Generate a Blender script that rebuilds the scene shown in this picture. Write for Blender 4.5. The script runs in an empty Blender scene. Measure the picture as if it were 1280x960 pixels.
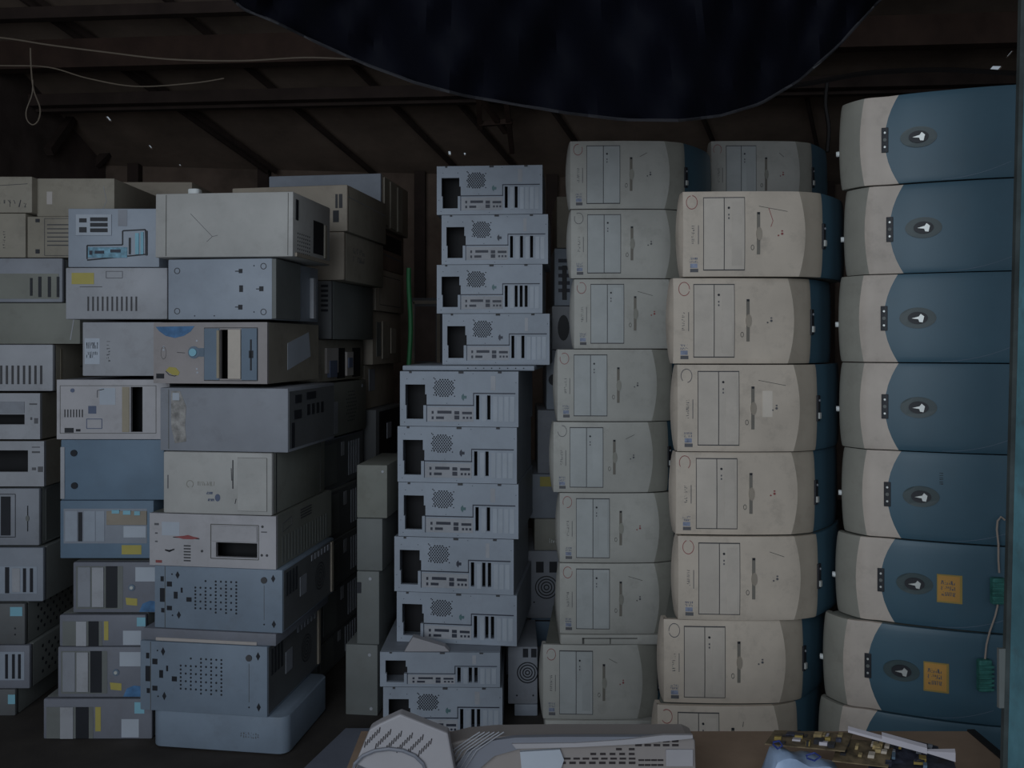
import bpy, bmesh, math, random
from mathutils import Vector, Matrix

# ---------------------------------------------------------------- camera, light, exposure
SC = bpy.context.scene
F = 1100.0          # focal length in pixels of the 1280x960 frame
CZ = 1.15           # camera height
HY = 430.0          # horizon row

cam_d = bpy.data.cameras.new('camera')
cam = bpy.data.objects.new('camera', cam_d)
SC.collection.objects.link(cam)
cam.location = (0, 0, CZ)
cam.rotation_euler = (math.radians(90), 0, 0)
cam_d.sensor_width = 36.0
cam_d.lens = F / 1280.0 * 36.0
cam_d.shift_y = (HY - 480.0) / 1280.0
cam_d.clip_start = 0.02
cam_d.clip_end = 100
SC.camera = cam

W = bpy.data.worlds.new('world')
SC.world = W
W.use_nodes = True
bg = W.node_tree.nodes['Background']
bg.inputs[0].default_value = (0.74, 0.86, 1.0, 1)
bg.inputs[1].default_value = 0.31

def area(name, loc, rot, sx, sy, power, col):
    d = bpy.data.lights.new(name, 'AREA')
    d.shape = 'RECTANGLE'; d.size = sx; d.size_y = sy
    d.energy = power; d.color = col
    o = bpy.data.objects.new(name, d)
    o.location = loc; o.rotation_euler = rot
    SC.collection.objects.link(o)
    return o
# daylight coming in through the open front of the shed, behind the camera
area('daylight', (-1.15, -1.6, 1.7), (math.radians(90), 0, math.radians(-14)), 2.8, 2.4, 58, (0.84, 0.92, 1.0))

SC.view_settings.view_transform = 'Standard'
SC.view_settings.look = 'None'
SC.view_settings.gamma = 1.0
SC.view_settings.use_curve_mapping = False
SC.view_settings.exposure = 0.0

# ---------------------------------------------------------------- materials
MATS = {}
def mat(name, col, rough=0.6, metal=0.0, var=0.12, scale=6.0, bump=0.0, spec=0.35, grime=0.0, gcol=(0.10, 0.085, 0.07)):
    m = bpy.data.materials.new(name); m.use_nodes = True
    nt = m.node_tree; p = nt.nodes['Principled BSDF']
    p.inputs['Roughness'].default_value = rough
    p.inputs['Metallic'].default_value = metal
    p.inputs['Specular IOR Level'].default_value = spec
    tc = nt.nodes.new('ShaderNodeTexCoord')
    oi = nt.nodes.new('ShaderNodeObjectInfo')
    ad = nt.nodes.new('ShaderNodeVectorMath'); ad.operation = 'ADD'
    sc = nt.nodes.new('ShaderNodeVectorMath'); sc.operation = 'SCALE'
    sc.inputs['Scale'].default_value = 17.0
    cmb = nt.nodes.new('ShaderNodeCombineXYZ')
    for i in range(3): nt.links.new(oi.outputs['Random'], cmb.inputs[i])
    nt.links.new(cmb.outputs[0], sc.inputs[0])
    nt.links.new(tc.outputs['Object'], ad.inputs[0]); nt.links.new(sc.outputs[0], ad.inputs[1])
    n = nt.nodes.new('ShaderNodeTexNoise'); n.inputs['Scale'].default_value = scale
    n.inputs['Detail'].default_value = 6; n.inputs['Roughness'].default_value = 0.6
    nt.links.new(ad.outputs[0], n.inputs['Vector'])
    r = nt.nodes.new('ShaderNodeValToRGB')
    r.color_ramp.elements[0].position = 0.3; r.color_ramp.elements[1].position = 0.7
    r.color_ramp.elements[0].color = tuple(c * (1 - var) for c in col) + (1,)
    r.color_ramp.elements[1].color = tuple(min(1, c * (1 + var)) for c in col) + (1,)
    nt.links.new(n.outputs['Fac'], r.inputs[0])
    out = r.outputs[0]
    if grime > 0:
        n2 = nt.nodes.new('ShaderNodeTexNoise'); n2.inputs['Scale'].default_value = scale * 2.7
        n2.inputs['Detail'].default_value = 9; n2.inputs['Roughness'].default_value = 0.72
        nt.links.new(ad.outputs[0], n2.inputs['Vector'])
        mr = nt.nodes.new('ShaderNodeMapRange')
        mr.inputs[1].default_value = 0.52; mr.inputs[2].default_value = 0.78
        mr.inputs[3].default_value = 0.0; mr.inputs[4].default_value = grime
        nt.links.new(n2.outputs['Fac'], mr.inputs[0])
        mx = nt.nodes.new('ShaderNodeMix'); mx.data_type = 'RGBA'
        nt.links.new(mr.outputs[0], mx.inputs[0])
        nt.links.new(out, mx.inputs[6]); mx.inputs[7].default_value = tuple(gcol) + (1,)
        out = mx.outputs[2]
    nt.links.new(out, p.inputs['Base Color'])
    if bump:
        b = nt.nodes.new('ShaderNodeBump'); b.inputs['Strength'].default_value = bump
        b.inputs['Distance'].default_value = 0.01
        nt.links.new(n.outputs['Fac'], b.inputs['Height']); nt.links.new(b.outputs[0], p.inputs['Normal'])
    MATS[name] = m
    return m
mat('beige', (0.56, 0.485, 0.405), grime=0.35)
mat('beige_pale', (0.56, 0.49, 0.43), grime=0.3)
mat('beige_cool', (0.435, 0.43, 0.40), grime=0.3)
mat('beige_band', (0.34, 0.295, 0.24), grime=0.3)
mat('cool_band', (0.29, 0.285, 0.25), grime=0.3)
mat('side_grey', (0.21, 0.215, 0.19), grime=0.4)
mat('cover', (0.53, 0.475, 0.415), grime=0.15)
mat('cover_cool', (0.42, 0.44, 0.44), grime=0.15)
mat('white_case', (0.43, 0.425, 0.41), grime=0.2)
mat('bezel_white', (0.42, 0.41, 0.43), grime=0.25)
mat('blue_grey', (0.25, 0.275, 0.32), grime=0.15, metal=0.0)
mat('steel', (0.31, 0.35, 0.41), grime=0.15, metal=0.0, rough=0.5)
mat('steel_light', (0.375, 0.415, 0.47), grime=0.12, rough=0.5)
mat('slate', (0.14, 0.205, 0.28), grime=0.12)
mat('grey', (0.26, 0.275, 0.31), grime=0.3)
mat('grey_light', (0.36, 0.37, 0.40), grime=0.3)
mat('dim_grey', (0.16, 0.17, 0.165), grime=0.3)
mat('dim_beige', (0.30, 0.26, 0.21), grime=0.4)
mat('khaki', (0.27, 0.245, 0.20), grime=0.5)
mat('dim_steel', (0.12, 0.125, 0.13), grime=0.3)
mat('teal', (0.052, 0.112, 0.155), rough=0.42, var=0.12, scale=3, grime=0.2, gcol=(0.09, 0.11, 0.12), spec=0.4)
mat('bay_blue', (0.14, 0.19, 0.25), rough=0.5)
mat('dark', (0.012, 0.012, 0.014), rough=0.7, var=0.3)
mat('black', (0.02, 0.022, 0.028), rough=0.5, var=0.2)
mat('seam', (0.07, 0.07, 0.075), rough=0.8)
mat('port', (0.035, 0.04, 0.06), rough=0.5)
mat('port_teal', (0.09, 0.17, 0.18), rough=0.5)
mat('port_board', (0.16, 0.32, 0.42), rough=0.45, scale=60, var=0.5)
mat('hole_ink', (0.025, 0.028, 0.035), rough=0.8)
mat('shadow_line', (0.11, 0.11, 0.10), rough=0.8)
mat('slot_shade', (0.20, 0.185, 0.16), rough=0.8)
mat('sticker_pale', (0.24, 0.27, 0.36), rough=0.8, scale=80, var=0.4)
mat('glue_mark', (0.66, 0.59, 0.51), rough=0.6)
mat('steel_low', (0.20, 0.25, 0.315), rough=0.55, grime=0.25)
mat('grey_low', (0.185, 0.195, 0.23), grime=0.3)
mat('front_taupe', (0.31, 0.285, 0.285), grime=0.25)
mat('red_ink', (0.30, 0.09, 0.09), rough=0.8)
mat('blue_ink', (0.12, 0.145, 0.22), rough=0.8)
mat('grey_ink', (0.12, 0.12, 0.13), rough=0.8)
mat('paper', (0.42, 0.46, 0.52), rough=0.8, var=0.08)
mat('sticker_blue', (0.07, 0.17, 0.33), rough=0.5, var=0.4, scale=30)
mat('sticker_yellow', (0.42, 0.36, 0.10), rough=0.6)
mat('sticker_cyan', (0.22, 0.45, 0.55), rough=0.6)
mat('orange', (0.50, 0.27, 0.07), rough=0.7, var=0.15)
mat('orange_edge', (0.33, 0.24, 0.07), rough=0.7)
mat('silver', (0.6, 0.62, 0.6), rough=0.35, metal=0.3)
mat('white_plastic', (0.75, 0.78, 0.78), rough=0.4)
mat('tan_tape', (0.33, 0.29, 0.22), rough=0.7)
mat('foam_film', (0.30, 0.29, 0.28), rough=0.6, var=0.5, scale=40)
mat('pinkish', (0.42, 0.385, 0.365), rough=0.6)
mat('concrete', (0.048, 0.042, 0.038), rough=0.9, bump=0.6, scale=5, var=0.3)
mat('roof_sheet', (0.22, 0.165, 0.13), rough=0.9, scale=2.0, var=0.35, grime=0.3, gcol=(0.12, 0.08, 0.06))
mat('roof_beam', (0.045, 0.030, 0.025), rough=0.85, var=0.3)
mat('rust_beam', (0.055, 0.032, 0.024), rough=0.85, var=0.3)
mat('wall_wood', (0.16, 0.115, 0.09), rough=0.9, scale=3, var=0.4, bump=0.3)
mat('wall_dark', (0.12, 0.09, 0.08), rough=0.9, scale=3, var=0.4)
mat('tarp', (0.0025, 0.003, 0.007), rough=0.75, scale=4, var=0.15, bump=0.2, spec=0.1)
mat('tarp_hem', (0.03, 0.03, 0.035), rough=0.6)
mat('cord', (0.16, 0.13, 0.10), rough=0.7)
mat('cable_dark', (0.015, 0.013, 0.013), rough=0.6)
mat('green', (0.02, 0.16, 0.055), rough=0.6)
mat('green_block', (0.04, 0.16, 0.14), rough=0.5, scale=40, var=0.5)
mat('cardboard', (0.30, 0.215, 0.155), rough=0.9, scale=5, var=0.2)
mat('panel_grey', (0.16, 0.175, 0.22), rough=0.6)
mat('printer_pale', (0.27, 0.245, 0.235), rough=0.55, var=0.06)
mat('printer_white', (0.36, 0.35, 0.37), rough=0.55, var=0.06)
mat('printer_grey', (0.19, 0.20, 0.235), rough=0.5, var=0.06)
mat('printer_rib', (0.28, 0.29, 0.32), rough=0.5)
mat('vent_dark', (0.035, 0.028, 0.03), rough=0.8)
mat('pcb', (0.16, 0.12, 0.07), rough=0.6, scale=45, var=0.75)
mat('pcb_dark', (0.05, 0.055, 0.085), rough=0.6, scale=60, var=0.7)
mat('chip', (0.03, 0.03, 0.035), rough=0.4)
mat('gold', (0.45, 0.34, 0.17), rough=0.5, var=0.4, scale=50)
mat('strip_white', (0.52, 0.49, 0.53), rough=0.5)
mat('bag', (0.28, 0.37, 0.52), rough=0.35, scale=12, var=0.35)
mat('bag_ink', (0.03, 0.05, 0.22), rough=0.5)
mat('post_teal', (0.13, 0.30, 0.36), rough=0.7, scale=8, var=0.3, grime=0.75, gcol=(0.12, 0.14, 0.14), bump=0.3)
mat('post_dark', (0.05, 0.06, 0.06), rough=0.8, scale=12, var=0.5)
mat('cable_pale', (0.40, 0.33, 0.28), rough=0.5)
mat('pallet', (0.12, 0.085, 0.055), rough=0.9)

# ---------------------------------------------------------------- mesh helpers
COL = SC.collection
class MB:
    def __init__(s): s.v = []; s.f = []; s.sm = False
    def add(s, vs, fs):
        k = len(s.v); s.v += [tuple(p) for p in vs]; s.f += [tuple(i + k for i in f) for f in fs]
    def box(s, x0, x1, y0, y1, z0, z1):
        s.add([(x0,y0,z0),(x1,y0,z0),(x1,y1,z0),(x0,y1,z0),(x0,y0,z1),(x1,y0,z1),(x1,y1,z1),(x0,y1,z1)],
              [(0,3,2,1),(4,5,6,7),(0,1,5,4),(1,2,6,5),(2,3,7,6),(3,0,4,7)])
    def hexa(s, p):   # 8 points: 0-3 lower ring, 4-7 upper ring
        s.add(p, [(0,3,2,1),(4,5,6,7),(0,1,5,4),(1,2,6,5),(2,3,7,6),(3,0,4,7)])
    def prism(s, a, b):   # two rings of points
        n = len(a)
        s.add(list(a) + list(b), [tuple(range(n-1,-1,-1)), tuple(range(n,2*n))] + [(i,(i+1)%n,n+(i+1)%n,n+i) for i in range(n)])
    def tube(s, pts, r, n=6):
        pts = [Vector(p) for p in pts]; rings = []
        for i, p in enumerate(pts):
            d = (pts[min(i+1,len(pts)-1)] - pts[max(i-1,0)]).normalized()
            up = Vector((0,0,1)) if abs(d.z) < .9 else Vector((0,1,0))
            a = d.cross(up).normalized(); b = d.cross(a)
            rings.append([p + (a*math.cos(t*2*math.pi/n) + b*math.sin(t*2*math.pi/n))*r for t in range(n)])
        k = len(s.v)
        for R in rings: s.v += [tuple(q) for q in R]
        for i in range(len(rings)-1):
            for t in range(n):
                s.f.append((k+i*n+t, k+i*n+(t+1)%n, k+(i+1)*n+(t+1)%n, k+(i+1)*n+t))
        s.f.append(tuple(k+t for t in range(n-1,-1,-1))); s.f.append(tuple(k+(len(rings)-1)*n+t for t in range(n)))
    def sheet(s, g0, g1, closed=True):   # two grids [row][col]: front and back skins joined round the rim
        R, Cn = len(g0), len(g0[0]); k = len(s.v)
        for g in (g0, g1):
            for row in g: s.v += [tuple(p) for p in row]
        o = R*Cn
        id0 = lambda r,c: k+r*Cn+c
        for r in range(R-1):
            for c in range(Cn-1):
                s.f.append((id0(r,c), id0(r,c+1), id0(r+1,c+1), id0(r+1,c)))
                s.f.append((o+id0(r,c), o+id0(r+1,c), o+id0(r+1,c+1), o+id0(r,c+1)))
        for c in range(Cn-1):
            s.f.append((id0(0,c+1), id0(0,c), o+id0(0,c), o+id0(0,c+1)))
            s.f.append((id0(R-1,c), id0(R-1,c+1), o+id0(R-1,c+1), o+id0(R-1,c)))
        for r in range(R-1):
            s.f.append((id0(r,0), id0(r+1,0), o+id0(r+1,0), o+id0(r,0)))
            s.f.append((id0(r+1,Cn-1), id0(r,Cn-1), o+id0(r,Cn-1), o+id0(r+1,Cn-1)))
    def build(s, name, m, parent=None, bevel=0, smooth=False, seg=2, vbevel=0, weld=False):
        me = bpy.data.meshes.new(name)
        me.from_pydata(s.v, [], s.f); me.update()
        bm = bmesh.new(); bm.from_mesh(me)
        if weld: bmesh.ops.remove_doubles(bm, verts=bm.verts, dist=1e-6)
        bmesh.ops.recalc_face_normals(bm, faces=bm.faces)
        if vbevel:
            es = [e for e in bm.edges if abs((e.verts[0].co-e.verts[1].co).normalized().z) > .9]
            bmesh.ops.bevel(bm, geom=es, offset=vbevel, segments=5, affect='EDGES', profile=.5)
        if bevel:
            es = [e for e in bm.edges if len(e.link_faces) == 2 and e.calc_face_angle(0) > .6]
            bmesh.ops.bevel(bm, geom=es, offset=bevel, segments=seg, affect='EDGES', profile=.5)
        bm.to_mesh(me); bm.free()
        if smooth:
            for p in me.polygons: p.use_smooth = True
            try: me.set_sharp_from_angle(angle=math.radians(38))
            except Exception: pass
        me.materials.append(MATS[m] if isinstance(m, str) else m)
        o = bpy.data.objects.new(name, me); COL.objects.link(o)
        if parent: o.parent = parent
        return o

def plate(mb, xs0, xs1, zs0, zs1, holes, put):
    """closed plate with rectangular holes; put(u, v, side) gives a point, side 0 front / 1 back"""
    us = sorted({round(x,5) for x in [xs0, xs1] + [h[0] for h in holes] + [h[2] for h in holes]})
    vs = sorted({round(x,5) for x in [zs0, zs1] + [h[1] for h in holes] + [h[3] for h in holes]})
    def solid(i, j):
        if i < 0 or j < 0 or i >= len(us)-1 or j >= len(vs)-1: return False
        cu, cv = (us[i]+us[i+1])/2, (vs[j]+vs[j+1])/2
        return not any(h[0] < cu < h[2] and h[1] < cv < h[3] for h in holes)
    idx = {}
    pts = []
    def vid(i, j, s):
        if (i,j,s) not in idx: idx[(i,j,s)] = len(pts); pts.append(put(us[i], vs[j], s))
        return idx[(i,j,s)]
    fs = []
    for i in range(len(us)-1):
        for j in range(len(vs)-1):
            if not solid(i,j): continue
            a,b,c,d = [(i,j),(i+1,j),(i+1,j+1),(i,j+1)]
            fs.append((vid(*a,0), vid(*b,0), vid(*c,0), vid(*d,0)))
            fs.append((vid(*d,1), vid(*c,1), vid(*b,1), vid(*a,1)))
            for (di,dj,p,q) in ((0,-1,a,b),(1,0,b,c),(0,1,c,d),(-1,0,d,a)):
                if not solid(i+di,j+dj):
                    fs.append((vid(*q,0), vid(*p,0), vid(*p,1), vid(*q,1)))
    mb.add(pts, fs)

def tag(o, label=None, cat=None, group=None, kind=None):
    if label: o['label'] = label
    if cat: o['category'] = cat
    if group: o['group'] = group
    if kind: o['kind'] = kind
    return o
def empty(name, loc, rz=0, ry=0):
    o = bpy.data.objects.new(name, None); COL.objects.link(o)
    o.location = loc; o.rotation_euler = (0, ry, rz); o.empty_display_size = .05
    return o
def ray(px, py, Y):
    return Vector(((px-640)/F*Y, Y, CZ + (HY-py)/F*Y))
def zat(py, Y): return CZ + (HY-py)/F*Y
ORD = ['first','second','third','fourth','fifth','sixth','seventh','eighth','ninth','tenth','eleventh','twelfth']

# ---------------------------------------------------------------- details on a face
# a face is S(u, v, out), with u, v fractions (v from the top) and su, sv its size in metres
class Face:
    def __init__(s, fn, su, sv): s.fn = fn; s.su = su; s.sv = sv
    def __call__(s, u, v, o=0.0): return s.fn(u, v, o)
def blk(mb, S, u0, v0, u1, v1, o0, o1, nu=1, nv=1):
    g = lambda o: [[S(u0+(u1-u0)*i/nu, v0+(v1-v0)*j/nv, o) for i in range(nu+1)] for j in range(nv+1)]
    mb.sheet(g(o1), g(o0))
def disc(mb, S, u, v, r, o0, o1, n=10, asp=1.0):
    a = [S(u+math.cos(t*2*math.pi/n)*r*asp/S.su, v+math.sin(t*2*math.pi/n)*r/S.sv, o0) for t in range(n)]
    b = [S(u+math.cos(t*2*math.pi/n)*r*asp/S.su, v+math.sin(t*2*math.pi/n)*r/S.sv, o1) for t in range(n)]
    mb.prism(a, b)
def ringm(mb, S, u, v, r, wd, o1, n=20, asp=1.0, arc=1.0, st=0.0):
    seg = int(n*arc)
    for k in range(seg):
        t0 = (k/n+st)*2*math.pi; t1 = ((k+1)/n+st)*2*math.pi
        P = lambda t, rr, o: S(u+math.cos(t)*rr*asp/S.su, v+math.sin(t)*rr/S.sv, o)
        mb.hexa([P(t0,r-wd,-.0003),P(t0,r,-.0003),P(t1,r,-.0003),P(t1,r-wd,-.0003),P(t0,r-wd,o1),P(t0,r,o1),P(t1,r,o1),P(t1,r-wd,o1)])
def stroke(mb, S, pts, wd, o1=.0008):
    for (a, b) in zip(pts[:-1], pts[1:]):
        du = (b[0]-a[0])*S.su; dv = (b[1]-a[1])*S.sv; L = math.hypot(du, dv) or 1e-6
        nu_, nv_ = -dv/L*wd/2/S.su, du/L*wd/2/S.sv
        q = [(a[0]-nu_,a[1]-nv_),(b[0]-nu_,b[1]-nv_),(b[0]+nu_,b[1]+nv_),(a[0]+nu_,a[1]+nv_)]
        mb.hexa([S(x,y,-.0003) for x,y in q] + [S(x,y,o1) for x,y in q])
def scribble(mb, S, u0, v0, u1, v1, seed, rows=2, n=9, wd=.0016, vertical=False):
    """illegible lettering: n small characters in each row, each of two or three pen strokes"""
    R = random.Random(seed); wd = wd*.75
    for r in range(rows):
        for i in range(n):
            for k in range(R.choice((2, 2, 3))):
                p = []
                for e in range(2):
                    a = (i+.15+.6*R.random())/n; b = (r+.15+.65*R.choice((0, .5, 1)))/rows
                    if vertical: a, b = b, a
                    p.append((u0+(u1-u0)*a, v0+(v1-v0)*b))
                if p[0] != p[1]: stroke(mb, S, p, wd)

def feats(S, spec, parent):
    """list of (kind, part name, material, args...)"""
    for f in spec:
        k, nm, mt = f[0], f[1], f[2]; a = f[3:]
        mb = MB()
        if k == 'box':
            o1 = a[4] if len(a) > 4 else .002
            blk(mb, S, a[0], a[1], a[2], a[3], -.0004, o1)
            mb.build(nm, mt, parent, bevel=.0006 if o1 > .0015 else 0, seg=1)
        elif k == 'boxes':        # each one its own part
            for q in a[0]:
                m2 = MB(); blk(m2, S, q[0], q[1], q[2], q[3], -.0004, a[1] if len(a) > 1 else .001); m2.build(nm, mt, parent)
        elif k == 'pattern':      # one part made of repeated marks
            for q in a[0]: blk(mb, S, q[0], q[1], q[2], q[3], -.0004, a[1] if len(a) > 1 else .0008)
            mb.build(nm, mt, parent)
        elif k == 'disc':
            disc(mb, S, a[0], a[1], a[2], -.0004, a[3] if len(a) > 3 else .0015, 16, a[4] if len(a) > 4 else 1.0)
            mb.build(nm, mt, parent)
        elif k == 'dots':
            for (u, v) in a[0]: disc(mb, S, u, v, a[1], -.0004, .0006, 6)
            mb.build(nm, mt, parent)
        elif k == 'ring':
            ringm(mb, S, a[0], a[1], a[2], a[3], .0008, 20, a[4] if len(a) > 4 else 1.0, a[5] if len(a) > 5 else 1.0, a[6] if len(a) > 6 else 0)
            mb.build(nm, mt, parent)
        elif k == 'rings':
            for rr in a[2]: ringm(mb, S, a[0], a[1], rr, .0035, .001, 24)
            mb.build(nm, mt, parent)
        elif k == 'line':
            stroke(mb, S, a[0], a[1] if len(a) > 1 else .0016); mb.build(nm, mt, parent)
        elif k == 'scr':
            scribble(mb, S, a[0], a[1], a[2], a[3], a[4], *(a[5:])); mb.build(nm, mt, parent)
        elif k == 'poly':
            o1 = a[1] if len(a) > 1 else .001
            mb.prism([S(u,v,-.0004) for u,v in a[0]], [S(u,v,o1) for u,v in a[0]]); mb.build(nm, mt, parent)
def bars(u0, v0, u1, v1, n, fill=.5, vert=True):
    out = []
    for i in range(n):
        if vert:
            w = (u1-u0)/n; out.append((u0+w*i+w*(1-fill)/2, v0, u0+w*i+w*(1+fill)/2, v1))
        else:
            w = (v1-v0)/n; out.append((u0, v0+w*i+w*(1-fill)/2, u1, v0+w*i+w*(1+fill)/2))
    return out
def outline(u0, v0, u1, v1): return [(u0,v0),(u1,v0),(u1,v1),(u0,v1),(u0,v0)]

# ---------------------------------------------------------------- boxy case
def case(label, xl, xr, yt, yb, Y, yaw=0, depth=.4, body='grey', face=None, holes=(), front=(), right=(), top=(),
         name='computer_case', cat='computer case', group=None, Yz=None, vb=0, bezel=0.0, fname='front_panel', roll=0, bz_mat=None):
    """front face fills columns xl..xr; rows yt..yb are heights taken at depth Yz; yaw in degrees"""
    th = math.radians(yaw); c, s_ = math.cos(th), -math.sin(th)
    Yz = Yz or Y
    XR = (xr-640)/F*Y; k = (xl-640)/F
    w = (XR - k*Y)/(c + k*s_) if True else 0
    # left corner = (XR - w c, Y + w s)
    z0, z1 = zat(yb, Yz), zat(yt, Yz); h = z1-z0-.0015
    fx, fy = XR - w*c/2, Y + w*s_/2
    bx, by = fx + s_*0 - math.sin(th)*depth/2, fy + math.cos(th)*depth/2
    root = empty(name, (bx, by, z0), th, math.radians(roll))
    tag(root, label, cat, group)
    hw, hd = w/2, depth/2
    if holes:
        t = .012; cav = .085
        mb = MB(); mb.box(-hw, hw, -hd+cav, hd, 0, h)
        i_ = .005
        plate(mb, -hw, hw, 0, h, [(-hw+i_, i_, hw-i_, h-i_)], lambda u, v, s: (u, -hd + (t if s == 0 else cav), v))
        mb.build('body', body, root)
        mb = MB(); mb.box(-hw+.006, hw-.006, -hd+cav-.008, -hd+cav-.001, .006, h-.006); mb.build('shade_lining', 'dark', root)  # near-black sheet: the shade inside the metal case put in as colour
        mb = MB()
        hs = [(-hw+a[0]*w, (1-a[3])*h, -hw+a[2]*w, (1-a[1])*h) for a in holes]
        plate(mb, -hw, hw, 0, h, hs, lambda u, v, s: (u, -hd + (0 if s == 0 else t), v))
        mb.build(fname, face or body, root)
    else:
        mb = MB(); t = .02 if face else 0
        mb.box(-hw, hw, -hd+t+(.0015 if face else 0), hd, 0, h); mb.build('body', body, root, bevel=.003, vbevel=vb, smooth=True)
        if face:
            mb = MB(); mb.box(-hw, hw, -hd, -hd+t, 0, h); mb.build(fname, face, root, bevel=.0045, smooth=True)
    FS = Face(lambda u, v, o: (-hw+u*w, -hd-o, (1-v)*h), w, h)
    RS = Face(lambda u, v, o: (hw+o, -hd+u*depth, (1-v)*h), depth, h)
    TS = Face(lambda u, v, o: (-hw+u*w, hd-v*depth, h+o), w, depth)
    feats(FS, front, root); feats(RS, right, root); feats(TS, top, root)
    return root

# ---------------------------------------------------------------- structure
def struct(name, mb, m, **k):
    o = mb.build(name, m, **k); o['kind'] = 'structure'; return o
mb = MB(); mb.box(-3.4, 3.6, -1.5, 7.0, -.08, 0); struct('floor', mb, 'concrete')
d1 = Vector((.464, 1, -.33)); d2 = Vector((1, -.08, 0)); nrm = d1.cross(d2).normalized()
if nrm.z < 0: nrm = -nrm
P0 = ray(400, 205, 6.4)
def roofpt(px, py, drop=0):
    r = Vector(((px-640)/F, 1, (HY-py)/F)); o = Vector((0,0,CZ))
    t = (P0 - nrm*drop - o).dot(nrm)/r.dot(nrm)
    return o + r*t
def roofz(x, y): return P0.z - (nrm.x*(x-P0.x) + nrm.y*(y-P0.y))/nrm.z
mb = MB()
holes = []
for (px, py, wx, wy) in ((136,149,.018,.03),(188,184,.014,.025),(562,192,.016,.03),(581,193,.012,.02),(225,207,.015,.015),(1196,88,.035,.02),(1232,100,.055,.13),(1262,68,.01,.03)):
    q = roofpt(px, py); holes.append((q.x-wx/2, q.y-wy, q.x+wx/2, q.y+wy))
plate(mb, -3.4, 3.6, -1.5, 7.0, holes, lambda u, v, s: (u, v, roofz(u, v) + (0 if s == 0 else .01)))
struct('ceiling', mb, 'roof_sheet')
def wallbox(name, x0, x1, y0, y1, m):
    mb = MB()
    b = [(x0,y0,0),(x1,y0,0),(x1,y1,0),(x0,y1,0)]
    t = [(x,y,roofz(x,y)) for x,y,_ in b]
    mb.hexa(b+t); return struct(name, mb, m)
wallbox('wall_back', -3.2, 3.4, 6.5, 6.6, 'wall_wood')
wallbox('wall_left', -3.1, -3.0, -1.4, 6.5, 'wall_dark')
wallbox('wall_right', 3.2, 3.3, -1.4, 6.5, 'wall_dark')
# cladding seams on the back wall: posts of the frame standing against it
for px in (168, 330, 525, 690, 905, 1035):
    X = (px-640)/F*6.45
    mb = MB(); mb.box(X-.04, X+.04, 6.42, 6.5, 0, roofz(X, 6.42)-.02)
    tag(mb.build('wall_post', 'roof_beam'), kind='structure')
# rafters and purlins under the roof sheet
def bar(a, b, wd, hd, nm, m, label=None):
    a, b = Vector(a), Vector(b); d = (b-a).normalized(); s = d.cross(Vector((0,0,1))).normalized()*wd/2; u = s.cross(d).normalized()*hd/2
    mb = MB(); mb.hexa([a-s-u, a+s-u, b+s-u, b-s-u, a-s+u, a+s+u, b+s+u, b-s+u])
    o = mb.build(nm, m); o['kind'] = 'structure'; return o
for (x, y) in ((60,20),(200,110),(352,120),(500,140),(610,170),(700,150),(880,150),(1010,130)):
    q = roofpt(x, y, .06)
    a = q - d1*(q.y-2.4); b = q + d1*(6.4-q.y)
    if b.x > 3.1: b = q + d1*((3.1-q.x)/d1.x)
    if a.x < -2.9: a = q + d1*((-2.9-q.x)/d1.x)
    bar(a, b, .02, .035, 'trim_rafter', 'roof_beam')
for (y, wd, m, hh) in ((119, .06, 'roof_beam', .07), (129, .05, 'roof_beam', .05), (62, .09, 'rust_beam', .16), (8, .06, 'roof_beam', .06)  ):
    q = roofpt(370, y, .14)
    a = q + d2*(-2.98-q.x); b = q + d2*(3.18-q.x)
    bar(a, b, wd, hh, 'trim_purlin', m)
# light truss of a hanging frame near the top centre
for (a, b) in (((598,118),(600,160)),((632,118),(640,190)),((600,155),(640,152)),((598,118),(632,165)),((555,105),(650,98))):
    bar(roofpt(*a, .25), roofpt(*b, .25), .03, .03, 'trim_truss', 'rust_beam')
# left wall braces
for (a, b, Y1, Y2) in (((90,20),(90,240),5.9,5.9),((110,215),(250,80),6.38,6.38),((30,190),(95,110),5.6,6.2)):
    if Y1 == 6.38: bar(ray(*a,6.38), ray(*b,6.2), .05, .05, 'trim_brace', 'roof_beam')
    else:
        p = ray(*a, Y1); q = ray(*b, Y2); p.x = max(p.x, -2.95); q.x = max(q.x, -2.95); bar(p, q, .05, .05, 'trim_brace', 'roof_beam')

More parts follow.
